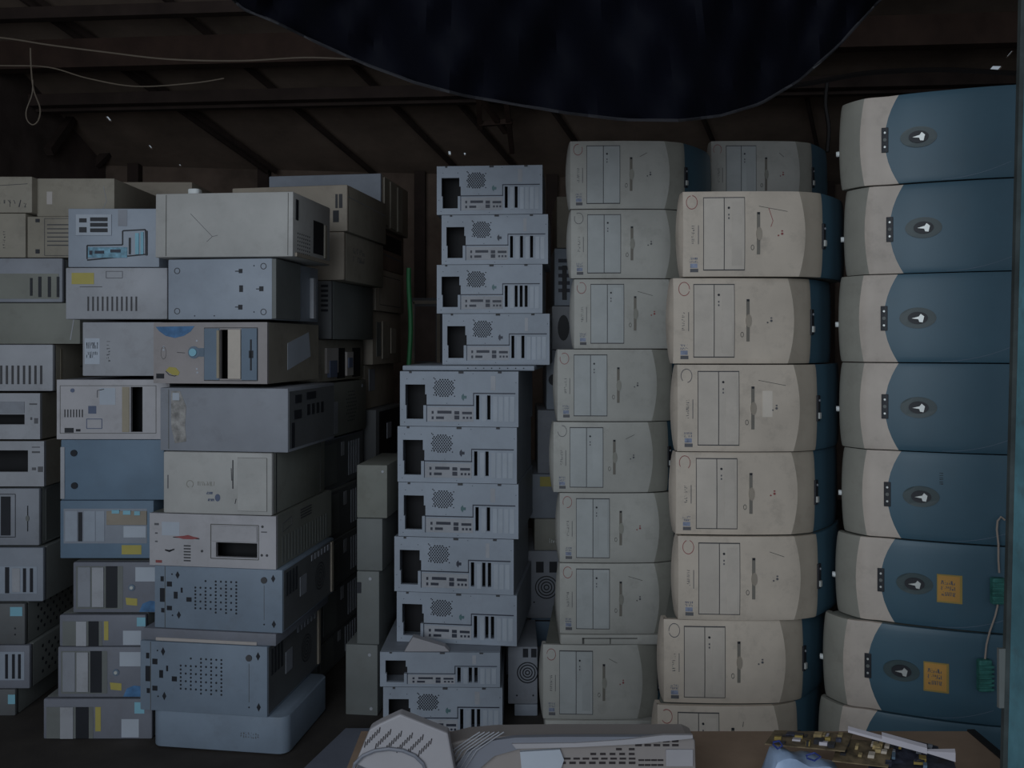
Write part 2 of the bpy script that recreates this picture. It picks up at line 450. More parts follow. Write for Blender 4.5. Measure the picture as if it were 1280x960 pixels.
# ---------------------------------------------------------------- bowed fronts (beige and teal towers)
def spline(pts, n=8):
    out = []
    P = [pts[0]] + pts + [pts[-1]]
    for i in range(1, len(P)-2):
        for k in range(n):
            t = k/n
            out.append(tuple(.5*((2*P[i][j]) + (P[i+1][j]-P[i-1][j])*t + (2*P[i-1][j]-5*P[i][j]+4*P[i+1][j]-P[i+2][j])*t*t + (-P[i-1][j]+3*P[i][j]-3*P[i+1][j]+P[i+2][j])*t**3) for j in (0,1)))
    out.append(tuple(pts[-1])); return out
class Profile:
    def __init__(s, pts, marks):
        s.p = spline(pts); s.l = [0]
        for a, b in zip(s.p[:-1], s.p[1:]): s.l.append(s.l[-1]+math.hypot(b[0]-a[0], b[1]-a[1]))
        s.L = s.l[-1]; s.m = [s.find(x) for x in marks]
    def find(s, q):
        k = min(range(len(s.p)), key=lambda i: (s.p[i][0]-q[0])**2+(s.p[i][1]-q[1])**2); return s.l[k]
    def at(s, d):
        d = max(0, min(s.L, d)); i = 0
        while i < len(s.l)-2 and s.l[i+1] < d: i += 1
        t = (d-s.l[i])/max(1e-9, s.l[i+1]-s.l[i]); a, b = s.p[i], s.p[i+1]
        x, y = a[0]+(b[0]-a[0])*t, a[1]+(b[1]-a[1])*t
        i0, i1 = max(0,i-1), min(len(s.p)-1,i+2)
        tx, ty = s.p[i1][0]-s.p[i0][0], s.p[i1][1]-s.p[i0][1]; L = math.hypot(tx, ty)
        return x, y, ty/L, -tx/L       # outward normal (towards the viewer)
def surf(pr, h, bulge=.008):
    def fn(d, v, o):
        x, y, nx, ny = pr.at(d)
        e = math.sin(math.pi*min(.995, max(.005, v)))**.22
        side = (1-min(1, d/.04))*.006*(math.sin(math.pi*v))   # left rim swells at mid height
        q = o - bulge*(1-e)
        return (x+nx*q-side, y+ny*q, (1-v)*h)
    return fn
def shell(S, fa, fb, t, nu, nv=12):
    vs = [.004+.992*(.5-.5*math.cos(math.pi*j/nv)) for j in range(nv+1)]
    g = lambda o: [[S(fa(v)+(fb(v)-fa(v))*i/nu, v, o) for i in range(nu+1)] for v in vs]
    mb = MB(); mb.sheet(g(0), g(-t)); return mb

def bowed(kind, h, root, mats, var, skew=0.0):
    """kind 'drive' shows its drive section, kind 'logo' its teal lower front"""
    if kind == 'drive':
        pts = [(-.002,.04),(.001,.012),(.018,.004),(.15,0),(.27,.006),(.305,.016),(.336,.03),(.352,.045),(.392,.09),(.433,.15),(.460,.215)]
        pr = Profile(pts, [(.005,.010),(.290,.011),(.345,.038)])
        arc = lambda v: pr.m[1] + .016*(math.sin(math.pi*v)-.5)
        arc2 = lambda v: pr.m[2] + .002*math.sin(math.pi*v)
        back = .40
    else:
        pts = [(.212,.028),(.217,.012),(.236,.005),(.27,.004),(.300,.012),(.330,.040),(.365,.062),(.42,.106),(.48,.160),(.535,.220),(.575,.280)]
        pr = Profile(pts, [(.217,.012),(.285,.006),(.333,.045)])
        arc = lambda v: pr.m[1] - .010*(math.sin(math.pi*v)-.5)
        arc2 = lambda v: pr.m[2] + .030*(.62-(1-(2*v-1)**2))
        back = .42
    S = Face(surf(pr, h), 1.0, h)
    fm, bmt, tm, sm = mats[:4]
    # body follows the front, a little inside it
    L = pr.L; ring = []
    for i in range(25):
        d = L*i/24; x, y, nx, ny = pr.at(d); ring.append((x-nx*.016, y-ny*.016+.001))
    xl, xr = ring[0][0], ring[-1][0]
    ring = [(xl + skew, back)] + ring + ([(xr, back)] if back > ring[-1][1] + .02 else [(xr, ring[-1][1]+.03)])
    mb = MB(); mb.prism([(x,y,.0015) for x,y in ring], [(x,y,h-.0015) for x,y in ring]); mb.build('body', sm, root)
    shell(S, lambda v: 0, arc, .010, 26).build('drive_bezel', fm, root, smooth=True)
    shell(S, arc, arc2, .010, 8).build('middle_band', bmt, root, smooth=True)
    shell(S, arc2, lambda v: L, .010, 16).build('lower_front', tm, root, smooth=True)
    if kind == 'drive':
        cv = mats[4]
        mb = MB(); blk(mb, S, .0848, .073, .1832, .927, -.001, .0009, 6, 10); mb.build('bay_recess', 'seam', root)
        mb = MB(); blk(mb, S, .0862, .085, .133, .915, -.001, .0022, 4, 10); mb.build('blank_bay_cover', cv, root)
        mb = MB(); blk(mb, S, .1350, .085, .1815, .915, -.001, .0026, 4, 10); o = mb.build('disc_drive', 'cover_cool' if fm == 'beige_cool' else cv, root)
        mb = MB(); blk(mb, S, .1515, .13, .1760, .87, -.001, .0034, 2, 8); mb.build('disc_tray', cv, o)
        mb = MB(); disc(mb, S, .1445, .20, .0028, -.001, .0042); mb.build('headphone_socket', 'black', o)
        mb = MB()
        for vv in (.27, .31): blk(mb, S, .143, vv, .146, vv+.02, -.001, .0036)
        mb.build('indicator', 'grey_ink', o)
        mb = MB(); blk(mb, S, .2115, .25, .219, .74, -.001, .0012, 1, 6); o = mb.build('floppy_slot', 'slot_shade', root)
        mb = MB(); disc(mb, S, .2165, .5, .016, -.001, .0030, 14, .42); mb.build('finger_notch', mats[1], o)
        mb = MB(); blk(mb, S, .2125, .25, .2185, .275, -.001, .0022); mb.build('slot_end', 'black', o)
        mb = MB(); ringm(mb, S, .201, .66, .0065, .0014, .0012, 14, .6); mb.build('eject_button', 'shadow_line', root)
        # marks: stamped ring, logo line, stickers, small badge
        R = random.Random(var)
        mb = MB(); ringm(mb, S, .060+R.uniform(-.003,.003), .13, .017, .0016, .0010, 20, .8, .75+.25*R.random(), R.random())
        mb.build('stamped_ring', 'red_ink' if var % 3 else 'grey_ink', root)
        mb = MB(); scribble(mb, S, .056, .40, .066, .62, var+3, 1, 9, .0013, True); blk(mb, S, .0725, .40, .0740, .62, -.001, .0009, 1, 4); mb.build('maker_lettering', 'grey_ink', root)
        mb = MB(); blk(mb, S, .054, .905, .073, .945, -.001, .0009, 2, 2); mb.build('small_sticker', 'grey_ink', root)
        mb = MB(); blk(mb, S, .054, .845, .071, .895, -.001, .0008, 2, 2); mb.build('pale_sticker', 'sticker_pale', root)
        mb = MB(); scribble(mb, S, .053, .77, .072, .84, var+5, 2, 6, .0014); mb.build('sticker_marks', 'blue_ink', root)
        mb = MB(); c0 = (.112, .84)
        for k in range(6):
            t = k*math.pi/3+R.random(); stroke(mb, S, [(c0[0]+.004*math.cos(t), c0[1]+.02*math.sin(t)), (c0[0]+.014*math.cos(t), c0[1]+.055*math.sin(t))], .0012)
        mb.build('star_mark', 'seam', root).parent = root
        mb = MB(); disc(mb, S, .272, .50, .0030, -.001, .0012, 8); disc(mb, S, .263, .52, .002, -.001, .0012, 8); blk(mb, S, .270, .46, .274, .475, -.001, .0012); mb.build('badge_marks', 'red_ink' if var % 3 == 1 else 'grey_ink', root)
        if var % 2:
            mb = MB(); stroke(mb, S, [(.215+R.uniform(0,.06),.18),(.235+R.uniform(0,.06),.24)], .0012); mb.build('scratch', 'shadow_line', root)
        d = arc2(.5)
        mb = MB(); blk(mb, S, d-.004, .36, d+.010, .66, -.001, .004, 2, 5); o = mb.build('indicator_panel', 'black', root, bevel=.001)
        mb = MB(); blk(mb, S, d-.002, .56, d+.007, .63, .003, .008, 1, 2); mb.build('power_button', 'silver', o)
        mb = MB(); disc(mb, S, d+.004, .42, .0028, .003, .006, 8); mb.build('light', 'grey', o)
    else:
        d = arc2(.5)
        mb = MB(); blk(mb, S, d-.007, .36, d+.008, .64, -.001, .0035, 2, 6); o = mb.build('indicator_panel', 'black', root, bevel=.001)
        mb = MB(); disc(mb, S, d, .42, .0026, .002, .0052, 8); mb.build('light', 'silver', o)
        mb = MB(); disc(mb, S, d, .50, .0042, .002, .0052, 8); mb.build('button', 'dim_grey', o)
        mb = MB(); disc(mb, S, d, .58, .0026, .002, .0052, 8); mb.build('light', 'silver', o)
        db = d+.072
        mb = MB(); disc(mb, S, db, .50, .024, -.002, .0022, 24, 1.6); o = mb.build('logo_badge', 'side_teal', root)
        mb = MB(); disc(mb, S, db, .50, .014, .001, .0045, 20, 1.5); mb.build('badge_centre', 'black', o)
        mb = MB(); q_ = [(db-.013,.505),(db+.002,.485),(db+.006,.455),(db+.013,.485),(db+.010,.55),(db+.003,.545),(db+.001,.515)]; mb.prism([S(a_,b_,.003) for a_,b_ in q_], [S(a_,b_,.0075) for a_,b_ in q_]); mb.build('badge_emblem', 'silver', o)
        mb = MB(); disc(mb, S, .012, .56, .0065, -.002, .007, 10, .9); mb.build('side_knob', 'white_plastic', root)
        # moulded lines near the far lower corner
        mb = MB(); stroke(mb, S, [(d+.12+.02*i, .985-.0032*i*i) for i in range(8) if d+.12+.02*i < L], .0010, .0008); mb.build('moulded_line', 'bay_blue', root)
    return S, pr, arc2
mat('side_teal', (0.05, 0.075, 0.08), rough=0.4)

def bowed_unit(kind, label, group, px, yt, yb, Y, yaw, mats, var, name='computer_tower', org=0.0, Yz=None, scale=1.0):
    z0, z1 = zat(yb, Yz or Y), zat(yt, Yz or Y); h = (z1-z0)-.0012
    X = (px-640)/F*Y
    root = empty(name, (X, Y, z0), math.radians(yaw)); tag(root, label, 'computer', group)
    if kind == 'logo':
        pass
    S, pr, arc2 = bowed(kind, h, root, mats, var, 0.0 if kind == 'logo' else (.072 if Y < 2.3 else .032))
    # shift so the root origin is the point the unit is placed by
    for c in root.children: c.location = (-org, 0, 0) if kind == 'drive' else (-.285, -.006, 0)
    return root, S, arc2
WARM = ('beige', 'beige_band', 'teal', 'side_grey', 'cover')
COOL = ('beige_cool', 'cool_band', 'teal', 'side_grey', 'cover_cool')

# stack nearest to the aisle on the right: large beige fronts
YB = 2.10
Brows = [238, 346, 455, 565, 670, 776, 882]
Bx = [852, 840, 845, 843, 846, 828, 820]
Bd = ['with red badge marks, topmost of the stack', 'slid farthest out to the left', 'with a square glue mark beside the floppy slot', 'with pale stamp and plain badge area',
      'with clear red stamp ring', 'with blue sticker below the disc drive', 'with red badge dot low in the stack', 'only its upper edge showing above the bench']
pos = ['topmost', 'second from top', 'third from top', 'fourth from top', 'fifth from top', 'sixth from top', 'seventh from top', 'lowest']
BX = {}
for i, x in enumerate(Bx):
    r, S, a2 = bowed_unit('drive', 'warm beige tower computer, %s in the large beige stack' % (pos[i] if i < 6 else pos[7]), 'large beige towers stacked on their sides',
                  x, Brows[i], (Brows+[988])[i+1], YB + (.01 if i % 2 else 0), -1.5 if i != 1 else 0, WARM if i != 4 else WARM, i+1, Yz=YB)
    BX[i] = (r, S)
r, S = BX[2]
mb = MB(); blk(mb, S, .238, .30, .262, .60, -.001, .0011, 2, 3); o = mb.build('label_square', 'glue_mark', r); o.location = r.children[0].location
r, S = BX[0]
mb = MB(); stroke(mb, S, [(.24,.2),(.25,.35),(.245,.42)], .0012); mb.build('scratch', 'red_ink', r)

# stack of smaller looking beige fronts behind it
YA = 2.58
Arows = [175, 261, 348, 436, 527, 616, 704, 793]
Ax = [711, 712, 716, 695, 690, 698, 698]
for i, x in enumerate(Ax):
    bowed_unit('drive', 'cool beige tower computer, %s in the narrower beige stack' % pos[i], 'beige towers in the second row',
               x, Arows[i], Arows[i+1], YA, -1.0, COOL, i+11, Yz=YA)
case('thin flat beige casing sandwiched near the foot of the narrower beige stack', 700, 838, 793, 806, YA, 0, .38, 'beige_cool', vb=.01, Yz=YA, cat='casing', name='flat_casing',
     front=(('pattern', 'front_seam', 'shadow_line', [(.2,.3,.22,.9),(.45,.3,.46,.9),(.2,.3,.7,.4)]),))
bowed_unit('drive', 'cool beige tower computer just below the thin flat casing near the bench', 'beige towers in the second row', 677, 806, 900, YA, -1, COOL, 19, Yz=YA)
case('flat beige casing on the floor under the narrower beige stack', 681, 818, 900, 920.2, YA, 0, .38, 'beige_cool', vb=.01, Yz=YA, cat='casing', name='flat_casing', front=(('ring','stamped_ring','red_ink',.13,.6,.012,.0014,.8,.7,.5),('line','bay_outline','shadow_line',[(.27,.95),(.27,.42),(.72,.42),(.72,.95)],.0015)))

# third beige stack far behind: its top unit shows above the large stack
YC2 = 2.88
zb = zat(175, YC2) - .224
r, S, a2 = bowed_unit('drive', 'pale beige tower computer peeking over the top of the large beige stack at the back', 'beige towers in the back row', 888, 175, 430-(zb-CZ)*F/YC2, YC2, 0, COOL, 31, Yz=YC2)
zc = zb; k = 0
while zc > .06:
    hgt = min(.2235, zc); nz = zc-hgt
    q = r.copy(); COL.objects.link(q); q.location = (r.location.x, r.location.y, nz); q.scale = (1, 1, hgt/.2245)
    q['label'] = 'beige tower computer hidden behind the large beige stack'; q['group'] = 'hidden beige towers'
    c0 = [c for c in r.children if c.name.startswith(('body', 'drive_bezel', 'middle_band', 'lower_front'))]
    for c in c0:
        d = c.copy(); COL.objects.link(d); d.parent = q
    zc = nz

# teal stack on the right
YT = 2.07
TEAL = ('cool_band', 'beige_pale', 'teal', 'side_grey')
Trows = [118, 230, 342, 453, 563, 673, 778, 888, 990]
Tx = [1077, 1083, 1076, 1077, 1080, 1072, 1056, 1050]
orange = {5: (.60), 6: (.60)}
Tl = ['topmost in the right-hand stack under the daylight gap', 'second from top, catching a soft shine', 'third from top in the right-hand stack', 'fourth from top in the right-hand stack',
      'fifth from top in the right-hand stack', 'wearing the upper orange note', 'wearing the lower orange note', 'lowest in the right-hand stack, cut off by the bench']
for i, x in enumerate(Tx):
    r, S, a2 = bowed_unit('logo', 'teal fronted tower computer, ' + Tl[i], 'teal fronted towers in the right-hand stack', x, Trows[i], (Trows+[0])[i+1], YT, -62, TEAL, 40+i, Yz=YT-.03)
    if i in orange:
        d = a2(.5) + .118
        mb = MB(); blk(mb, S, d, .36, d+.052, .69, -.001, .0012, 3, 3); o = mb.build('paper_note', 'orange_edge', r); o.location = (-.285,-.006,0)
        mb = MB(); blk(mb, S, d+.002, .375, d+.047, .67, .0008, .0018, 3, 3); o2 = mb.build('note_face', 'orange', o)
        mb = MB(); scribble(mb, S, d+.008, .42, d+.038, .60, 77+i, 3, 7, .0022)
        for v in mb.v: pass
        S2 = Face(lambda u, v, q, S=S: S(u, v, q+.0016), S.su, S.sv)
        mb = MB(); scribble(mb, S2, d+.008, .42, d+.038, .62, 77, 3, 8, .0022); mb.build('handwriting', 'grey_ink', o)
    if i == 4:
        mb = MB(); scribble(mb, S, a2(.5)+.108, .22, a2(.5)+.12, .36, 8, 1, 6, .0015, True); o = mb.build('pen_mark', 'black', r); o.location = (-.285,-.006,0)

# ---------------------------------------------------------------- open metal cases seen from the back
def rear_feats(openslots, seed, slim=False):
    R = random.Random(seed)
    hs = [(.045,.24,.215,.42),(.045,.42,.228,.62),(.055,.62,.20,.87)]
    sw = .047
    for i in openslots: hs.append((.645+sw*i, .43, .645+sw*i+.028, .87))
    f = [('box', 'port_shield', 'grey_light', .235, .65, .625, .91, .0012),
         ('pattern', 'panel_seam', 'port', [(.225,.605,.63,.625),(.225,.605,.231,.92),(.622,.40,.629,.625),(.622,.385,.975,.405)], .0012),
         ('boxes', 'port', 'port', [(.32,.715,.44,.765),(.31,.82,.375,.865),(.465,.72,.505,.78),(.465,.80,.505,.87),(.53,.73,.612,.775)], .003),
         ('boxes', 'audio_socket', 'port', [(.535,.82,.552,.86),(.565,.82,.582,.86),(.595,.82,.612,.86)], .0025),
         ('boxes', 'round_port', 'port', [(.272,.72,.288,.77),(.272,.82,.288,.87)], .003)]
    if not slim:
        dots = []; r = .155
        for j in range(-5, 6):
            for i in range(-4, 5):
                u = i*.0215 + (.011 if j % 2 else 0); v = j*.030
                if (u/ .088)**2 + (v/.185)**2 < 1.0: dots.append((.375+u, .30+v))
        f.append(('dots', 'fan_grille', 'hole_ink', dots, .0026))
        f.append(('dots', 'screw_hole', 'hole_ink', [(.29,.12),(.30,.14),(.465,.16),(.29,.43),(.465,.45),(.31,.44)], .0020))
        f.append(('poly', 'side_socket', 'port_teal' if seed % 2 else 'port', [(.525,.44),(.54,.40),(.545,.44),(.565,.44),(.565,.49),(.545,.49),(.54,.53),(.525,.49)], .002))
        f.append(('dots', 'rivet', 'hole_ink', [(.06,.14),(.2,.14),(.02,.7),(.04,.93),(.5,.96),(.4,.58),(.62,.04),(.98,.2)], .0012))
    cov = [i for i in range(7) if i not in openslots]
    f.append(('boxes', 'slot_cover', 'steel_light', [(.645+sw*i+.004, .45, .645+sw*i+.040, .90) for i in cov], .0016))
    f.append(('boxes', 'latch_tab', 'seam', [(.50,.0,.54,.035),(.08,.0,.10,.03),(.83,.0,.86,.03)], .003))
    if seed % 3 != 0: f.append(('box', 'white_label', 'grey_light', .77, .08, .80+.01*(seed % 2), .34, .0008))
    return hs, f
YC = 2.62
Cs = [(546,678,197,261,(0,2)),(552,685,261,326,(0,2,4)),(546,678,326,390,(0,2,3,4)),(553,687,390,457,(0,2)),
      (500,648,464,534,(0,2)),(497,646,534,605,(0,2)),(498,648,605,674,(0,2)),(493,642,674,744,(0,2,3)),(496,646,744,808,(0,2,3)),
      (475,625,808,851,(0,2,3)),(479,628,851,912.6,(0,2,3))]
for i, (a, b, t, bo, os_) in enumerate(Cs):
    hs, ft = rear_feats(os_, i+1, i == 9)
    up = i < 4
    case('open blue-grey metal computer case, %s in the tall centre stack' % (['topmost'] + [ORD[j] + ' from top' for j in range(1, 10)] + ['lowest'])[i],
         a, b, t, bo, YC + (.10 if up else (-.05 if i > 8 else 0)), -4 if up else (-1 if i > 8 else -7), .32 if up else .42, 'dim_steel' if False else 'blue_grey', 'steel', hs, ft, group='open metal cases in the centre stack', Yz=YC, fname='rear_panel')
# the flat lid that carries the upper four
case('thin blue-grey metal sheet carrying the upper four open cases', 503, 668, 457, 464, YC+.03, -6, .42, 'steel', name='metal_sheet', cat='sheet metal', Yz=YC,
     front=(('dots', 'edge_hole', 'hole_ink', [(.5+.06*i,.5) for i in range(8)], .002),))

# ---------------------------------------------------------------- odd cases in the gap behind
YD = 3.06
D = [
 (696,790,245,310,'khaki','dusty cream case edge behind the top of the narrower beige stack',()),
 (693,790,310,382,'steel','blue-grey vented case edge behind the second beige tower',(('pattern','vent','port',bars(.05,.15,.2,.8,5,.5,False)),('box','dark_slot','black',.10,.3,.16,.9))),
 (690,780,382,437,'grey_light','pale case edge with dark oval recess behind the third beige tower',(('disc','oval_recess','black',.16,.5,.045,.002,.45),)),
 (683,780,437,512,'steel','blue-grey case edge above the plain grey one in the narrow gap',(('disc','recess','black',.1,.5,.02),)),
 (672,770,512,592,'grey','plain grey case face in the narrow gap beside the centre stack',()),
 (662,770,592,648,'blue_grey','blue-grey case face with a yellow label in the narrow gap',(('box','yellow_label','sticker_yellow',.12,.06,.34,.28,.001),('scr','label_marks','grey_ink',.14,.1,.32,.24,5,1,6,.002))),
 (668,770,648,688,'cool_band','khaki grey case face with white scuff in the narrow gap',(('scr','scuff','white_plastic',.18,.6,.32,.8,4,1,6,.002),)),
 (651,770,688,773,'grey','grey case with two dark sockets and a ringed fan, upper of two in the gap',(('boxes','socket','black',[(.16,.16,.24,.32),(.30,.16,.38,.32)],.002),('rings','fan_grille','black',.27,.54,(.010,.020,.030,.040)),('dots','screw','hole_ink',[(.14,.76),(.36,.76)],.003))),
 (664,770,773,808,'slate','slate blue panel case above the lower fan case in the gap',(('box','dark_edge','black',.04,.03,.3,.09),)),
 (632,760,808,880,'grey','grey case standing behind the lower ringed fan case in the gap',(('boxes','socket','black',[(.16,.01,.23,.14),(.27,.01,.34,.14)],.002),('rings','fan_grille','black',.26,.42,(.010,.020,.030,.040)),('dots','screw','hole_ink',[(.14,.80),(.36,.80)],.003))),
 (642,760,880,843+0,'slate','',()),
]
D = D[:-1]
# heights are taken at the nearer plane of the beige stack, so the column reaches the floor behind it
for (a, b, t, bo, m, lb, ft) in D[:-1]:
    case(lb, a, b, t, bo, YD, 0, .38, m, front=ft, cat='computer case')
a, b, t, bo, m, lb, ft = D[-1]
case(lb, a, b, 808, 843.3, YD, 0, .38, m, cat='computer case', front=())['label'] = 'plain grey case at the foot of the narrow gap'
# the lower fan case stands nearer, in front of the foot of that column
case('grey case with a ringed fan at the foot of the gap beside the printer parts', 635, 672, 808, 880, 2.72, 0, .27, 'grey', front=(
   ('boxes','socket','black',[(.50,.03,.68,.18),(.78,.03,.96,.18)],.002),('rings','fan_grille','black',.66,.45,(.008,.016,.025,.033)),('dots','screw','hole_ink',[(.3,.85),(.85,.85)],.003)))
case('slate blue case panel below the lower ringed fan beside the printer parts', 643, 672, 880, 895, 2.72, 0, .27, 'blue_grey')

# ---------------------------------------------------------------- main stack on the left
YM = 2.45
def M(label, a, b, t, bo, **k):
    k.setdefault('depth', .40); k.setdefault('yaw', -8)
    return case(label, a, b, t, bo, YM + k.pop('dy', 0), Yz=YM, **k)
M('large pale computer tower on its side, highest in the nearest left stack', 194, 366, 238, 320, body='white_case', face=None, roll=.4, depth=.30,
  front=(('line','panel_seam','shadow_line',[(.08,.02),(.08,.98)],.002),('line','panel_seam','shadow_line',[(.965,.02),(.965,.98)],.0016),('line','scratch','grey_ink',[(.26,.32),(.42,.68),(.38,.76)],.001),('line','scratch','grey_ink',[(.42,.68),(.46,.66)],.001)),
  right=(('box','bay_opening','dark',.52,.32,.80,.86,.001),('box','bay_frame','khaki',.82,.34,.88,.90,.004),('box','badge_strip','black',.06,.10,.12,.42),('dots','speaker_holes','hole_ink',[(.12+.05*i,.62+.06*j) for i in range(7) for j in range(6)],.0028),('box','lower_lip','dim_beige',.05,.93,.95,.99,.006)))
tag(M('small white plastic dome sitting on the largest pale tower at the back edge', 233, 247, 225, 238, body='white_plastic', depth=.035, dy=.12, vb=.012, name='plastic_dome', cat='plastic knob'))
M('blue-grey computer case underside with square slots and four round feet, below the largest pale tower', 210, 340, 322, 399, body='steel', depth=.36,
  front=(('boxes','slot','black',[(.685,.17,.72,.24),(.69,.44,.725,.55),(.88,.46,.92,.54),(.68,.76,.72,.84)],.001),('pattern','slot_tail','black',[(.65,.20,.69,.215),(.85,.495,.89,.51),(.65,.79,.69,.805)]),
         ('ring','round_foot','seam',.09,.19,.009,.002),('ring','round_foot','seam',.09,.86,.009,.002),('ring','round_foot','seam',.92,.13,.009,.002),('ring','round_foot','seam',.92,.88,.009,.002),('dots','rivet','hole_ink',[(.26,.94),(.45,.94),(.83,.12),(.83,.88)],.002)),
  right=(('box','rounded_bezel','dim_grey',0,.01,.5,.99,.012),('box','chrome_strip','grey_light',.80,.2,.86,.94,.012),('line','handle','grey',[(.62,.25),(.64,.75)],.004)))
M('tower front with a blue drive bay, round light button and blue arched sticker', 192, 334, 402, 480, body='khaki', face='front_taupe', vb=0,
  holes=((.59,.12,.66,.92),), front=(
  ('box','drive_bay_frame','bay_blue',.455,.10,.585,.94,.004),('box','bay_ledge','tan_tape',.565,.13,.588,.91,.0055),('box','disc_drive','cover',.665,.12,.775,.92,.006),('box','floppy_drive','bay_blue',.78,.10,.915,.94,.004),
  ('pattern','floppy_slot','black',[(.858,.28,.872,.78),(.848,.46,.885,.58)],.0055),('line','bay_outline','black',outline(.452,.09,.918,.95),.0016),
  ('disc','power_button','bay_blue',.36,.49,.0175,.002),('disc','button_cap','sticker_cyan',.356,.49,.011,.006),('box','button_bridge','bay_blue',.37,.42,.45,.56,.0015),
  ('poly','arched_sticker','sticker_blue',[(.02,.07),(.365,.06),(.33,.15),(.27,.22),(.19,.255),(.11,.22),(.05,.14)],.001),('scr','sticker_letters','sticker_cyan',.08,.08,.30,.19,41,1,12,.0022),
  ('poly','yellow_sticker','sticker_yellow',[(.11,.79),(.14,.73),(.20,.74),(.235,.82),(.22,.87),(.17,.86)],.001),('line','sticker_arc','black',[(.11,.80),(.14,.86),(.19,.88),(.225,.85)],.002),
  ('box','small_sticker','black',.025,.84,.095,.92,.001),('ring','vent_outline','seam',.09,.5,.018,.001,.45),('dots','mark','paper',[(.385,.30),(.385,.76),(.39,.82),(.09,.40),(.09,.45)],.003),('line','small_print','seam',[(.21,.49),(.28,.50)],.0015)),
  right=(('poly','paper_label','paper',[(.36,.34),(.78,.14),(.82,.58),(.36,.80)],.001),('line','label_print','grey_ink',[(.46,.36),(.46,.66)],.003),('line','label_print','grey_ink',[(.56,.32),(.56,.6)],.003)))
M('grey computer case side panel with a crinkled clear film strip at its left end', 200, 360, 485, 566, body='grey', depth=.38,
  front=(('line','panel_seam','shadow_line',[(.07,.03),(.07,.97)],.0016),('poly','film_strip','foam_film',[(.09,.05),(.16,.05),(.21,.3),(.2,.6),(.21,.85),(.12,.88),(.09,.6)],.001),('box','white_square','paper',.10,.08,.155,.20,.0016)),
  right=(('box','rear_bracket','dim_steel',.02,.05,.98,.95,.001),('boxes','socket','black',[(.12,.12,.25,.25),(.35,.10,.55,.22),(.1,.36,.25,.5)],.003),('pattern','port_row','black',bars(.35,.30,.75,.48,4,.6),.002),('box','tall_vent','black',.06,.55,.12,.95,.002),('scr','ports','grey',.35,.65,.7,.85,9,2,7,.003)))
M('cream computer front with thin floppy slot and small blue globe sticker', 204, 340, 566, 645, body='side_grey', face='white_case', depth=.42,
  front=(('box','bay_cover','white_case',.69,.08,.955,.93,.003),('line','cover_outline','shadow_line',outline(.69,.08,.955,.93),.0012),('line','floppy_slot','black',[(.645,.12),(.645,.58)],.0030),('line','slot_lip','seam',[(.63,.25),(.635,.45)],.002),
         ('line','maker_lettering','grey_ink',[(.045,.38),(.045,.60)],.0028),('ring','round_mark','cool_band',.25,.52,.011,.002,1,.85,.3),('scr','faint_mark','cool_band',.32,.46,.48,.56,3,1,9,.002),
         ('disc','globe_sticker','blue_ink',.505,.73,.0105,.001,.75),('scr','blue_print','blue_ink',.40,.63,.46,.69,21,1,7,.0022),('scr','blue_print','blue_ink',.415,.74,.475,.80,22,1,7,.0022),
         ('line','eject_button','black',[(.675,.74),(.665,.82)],.002),('dots','light','black',[(.84,.2),(.90,.74)],.002),('line','light_strip','seam',[(.845,.3),(.845,.42)],.002)),
  right=(('line','bezel_gap','black',[(.07,.02),(.07,.98)],.005),('line','panel_seam','seam',[(.9,.05),(.9,.95)],.002)))
M('wide beige computer front with card slots and open drive bay near its right end', 187, 345, 645, 712, body='side_grey', face='bezel_white', depth=.45, holes=((.53,.50,.85,.86) if False else (.53,.52,.855,.80),),
  front=(('box','disc_drive','bezel_white',.50,.20,.855,.50,.004),('line','tray_outline','shadow_line',[(.51,.23),(.84,.23),(.84,.40),(.51,.40),(.51,.23)],.0015),('line','bay_outline','shadow_line',outline(.49,.18,.865,.83),.002),
         ('poly','floppy_slot','red_ink',[(.20,.44),(.27,.42),(.31,.40),(.35,.43),(.40,.45),(.35,.48),(.27,.48)],.001),('line','slot_line','black',[(.19,.45),(.40,.47)],.0022),
         ('pattern','vent','seam',bars(.275,.58,.33,.92,6,.45,False)),('line','sticker_arc','black',[(.125,.70),(.16,.73),(.20,.68),(.16,.71),(.125,.70)],.003),('box','faded_sticker','paper',.10,.16,.24,.42,.0006),
         ('boxes','button','grey_ink',[(.04,.19,.075,.23),(.045,.37,.065,.395),(.045,.53,.065,.555)],.001),('dots','mark','seam',[(.42,.7),(.895,.2),(.89,.74),(.93,.74)],.004),('line','name_strip','grey_ink',[(.885,.30),(.93,.30)],.003),('box','small_sticker','red_ink',.05,.90,.10,.95,.001)),
  right=(('pattern','vent','dim_grey',bars(.08,.45,.92,.95,16,.4)),('line','stamp','grey_ink',[(.1,.2),(.25,.14),(.25,.3),(.1,.36),(.1,.2)],.002),('pattern','slots','seam',bars(.40,.08,.6,.3,4,.5,False))))
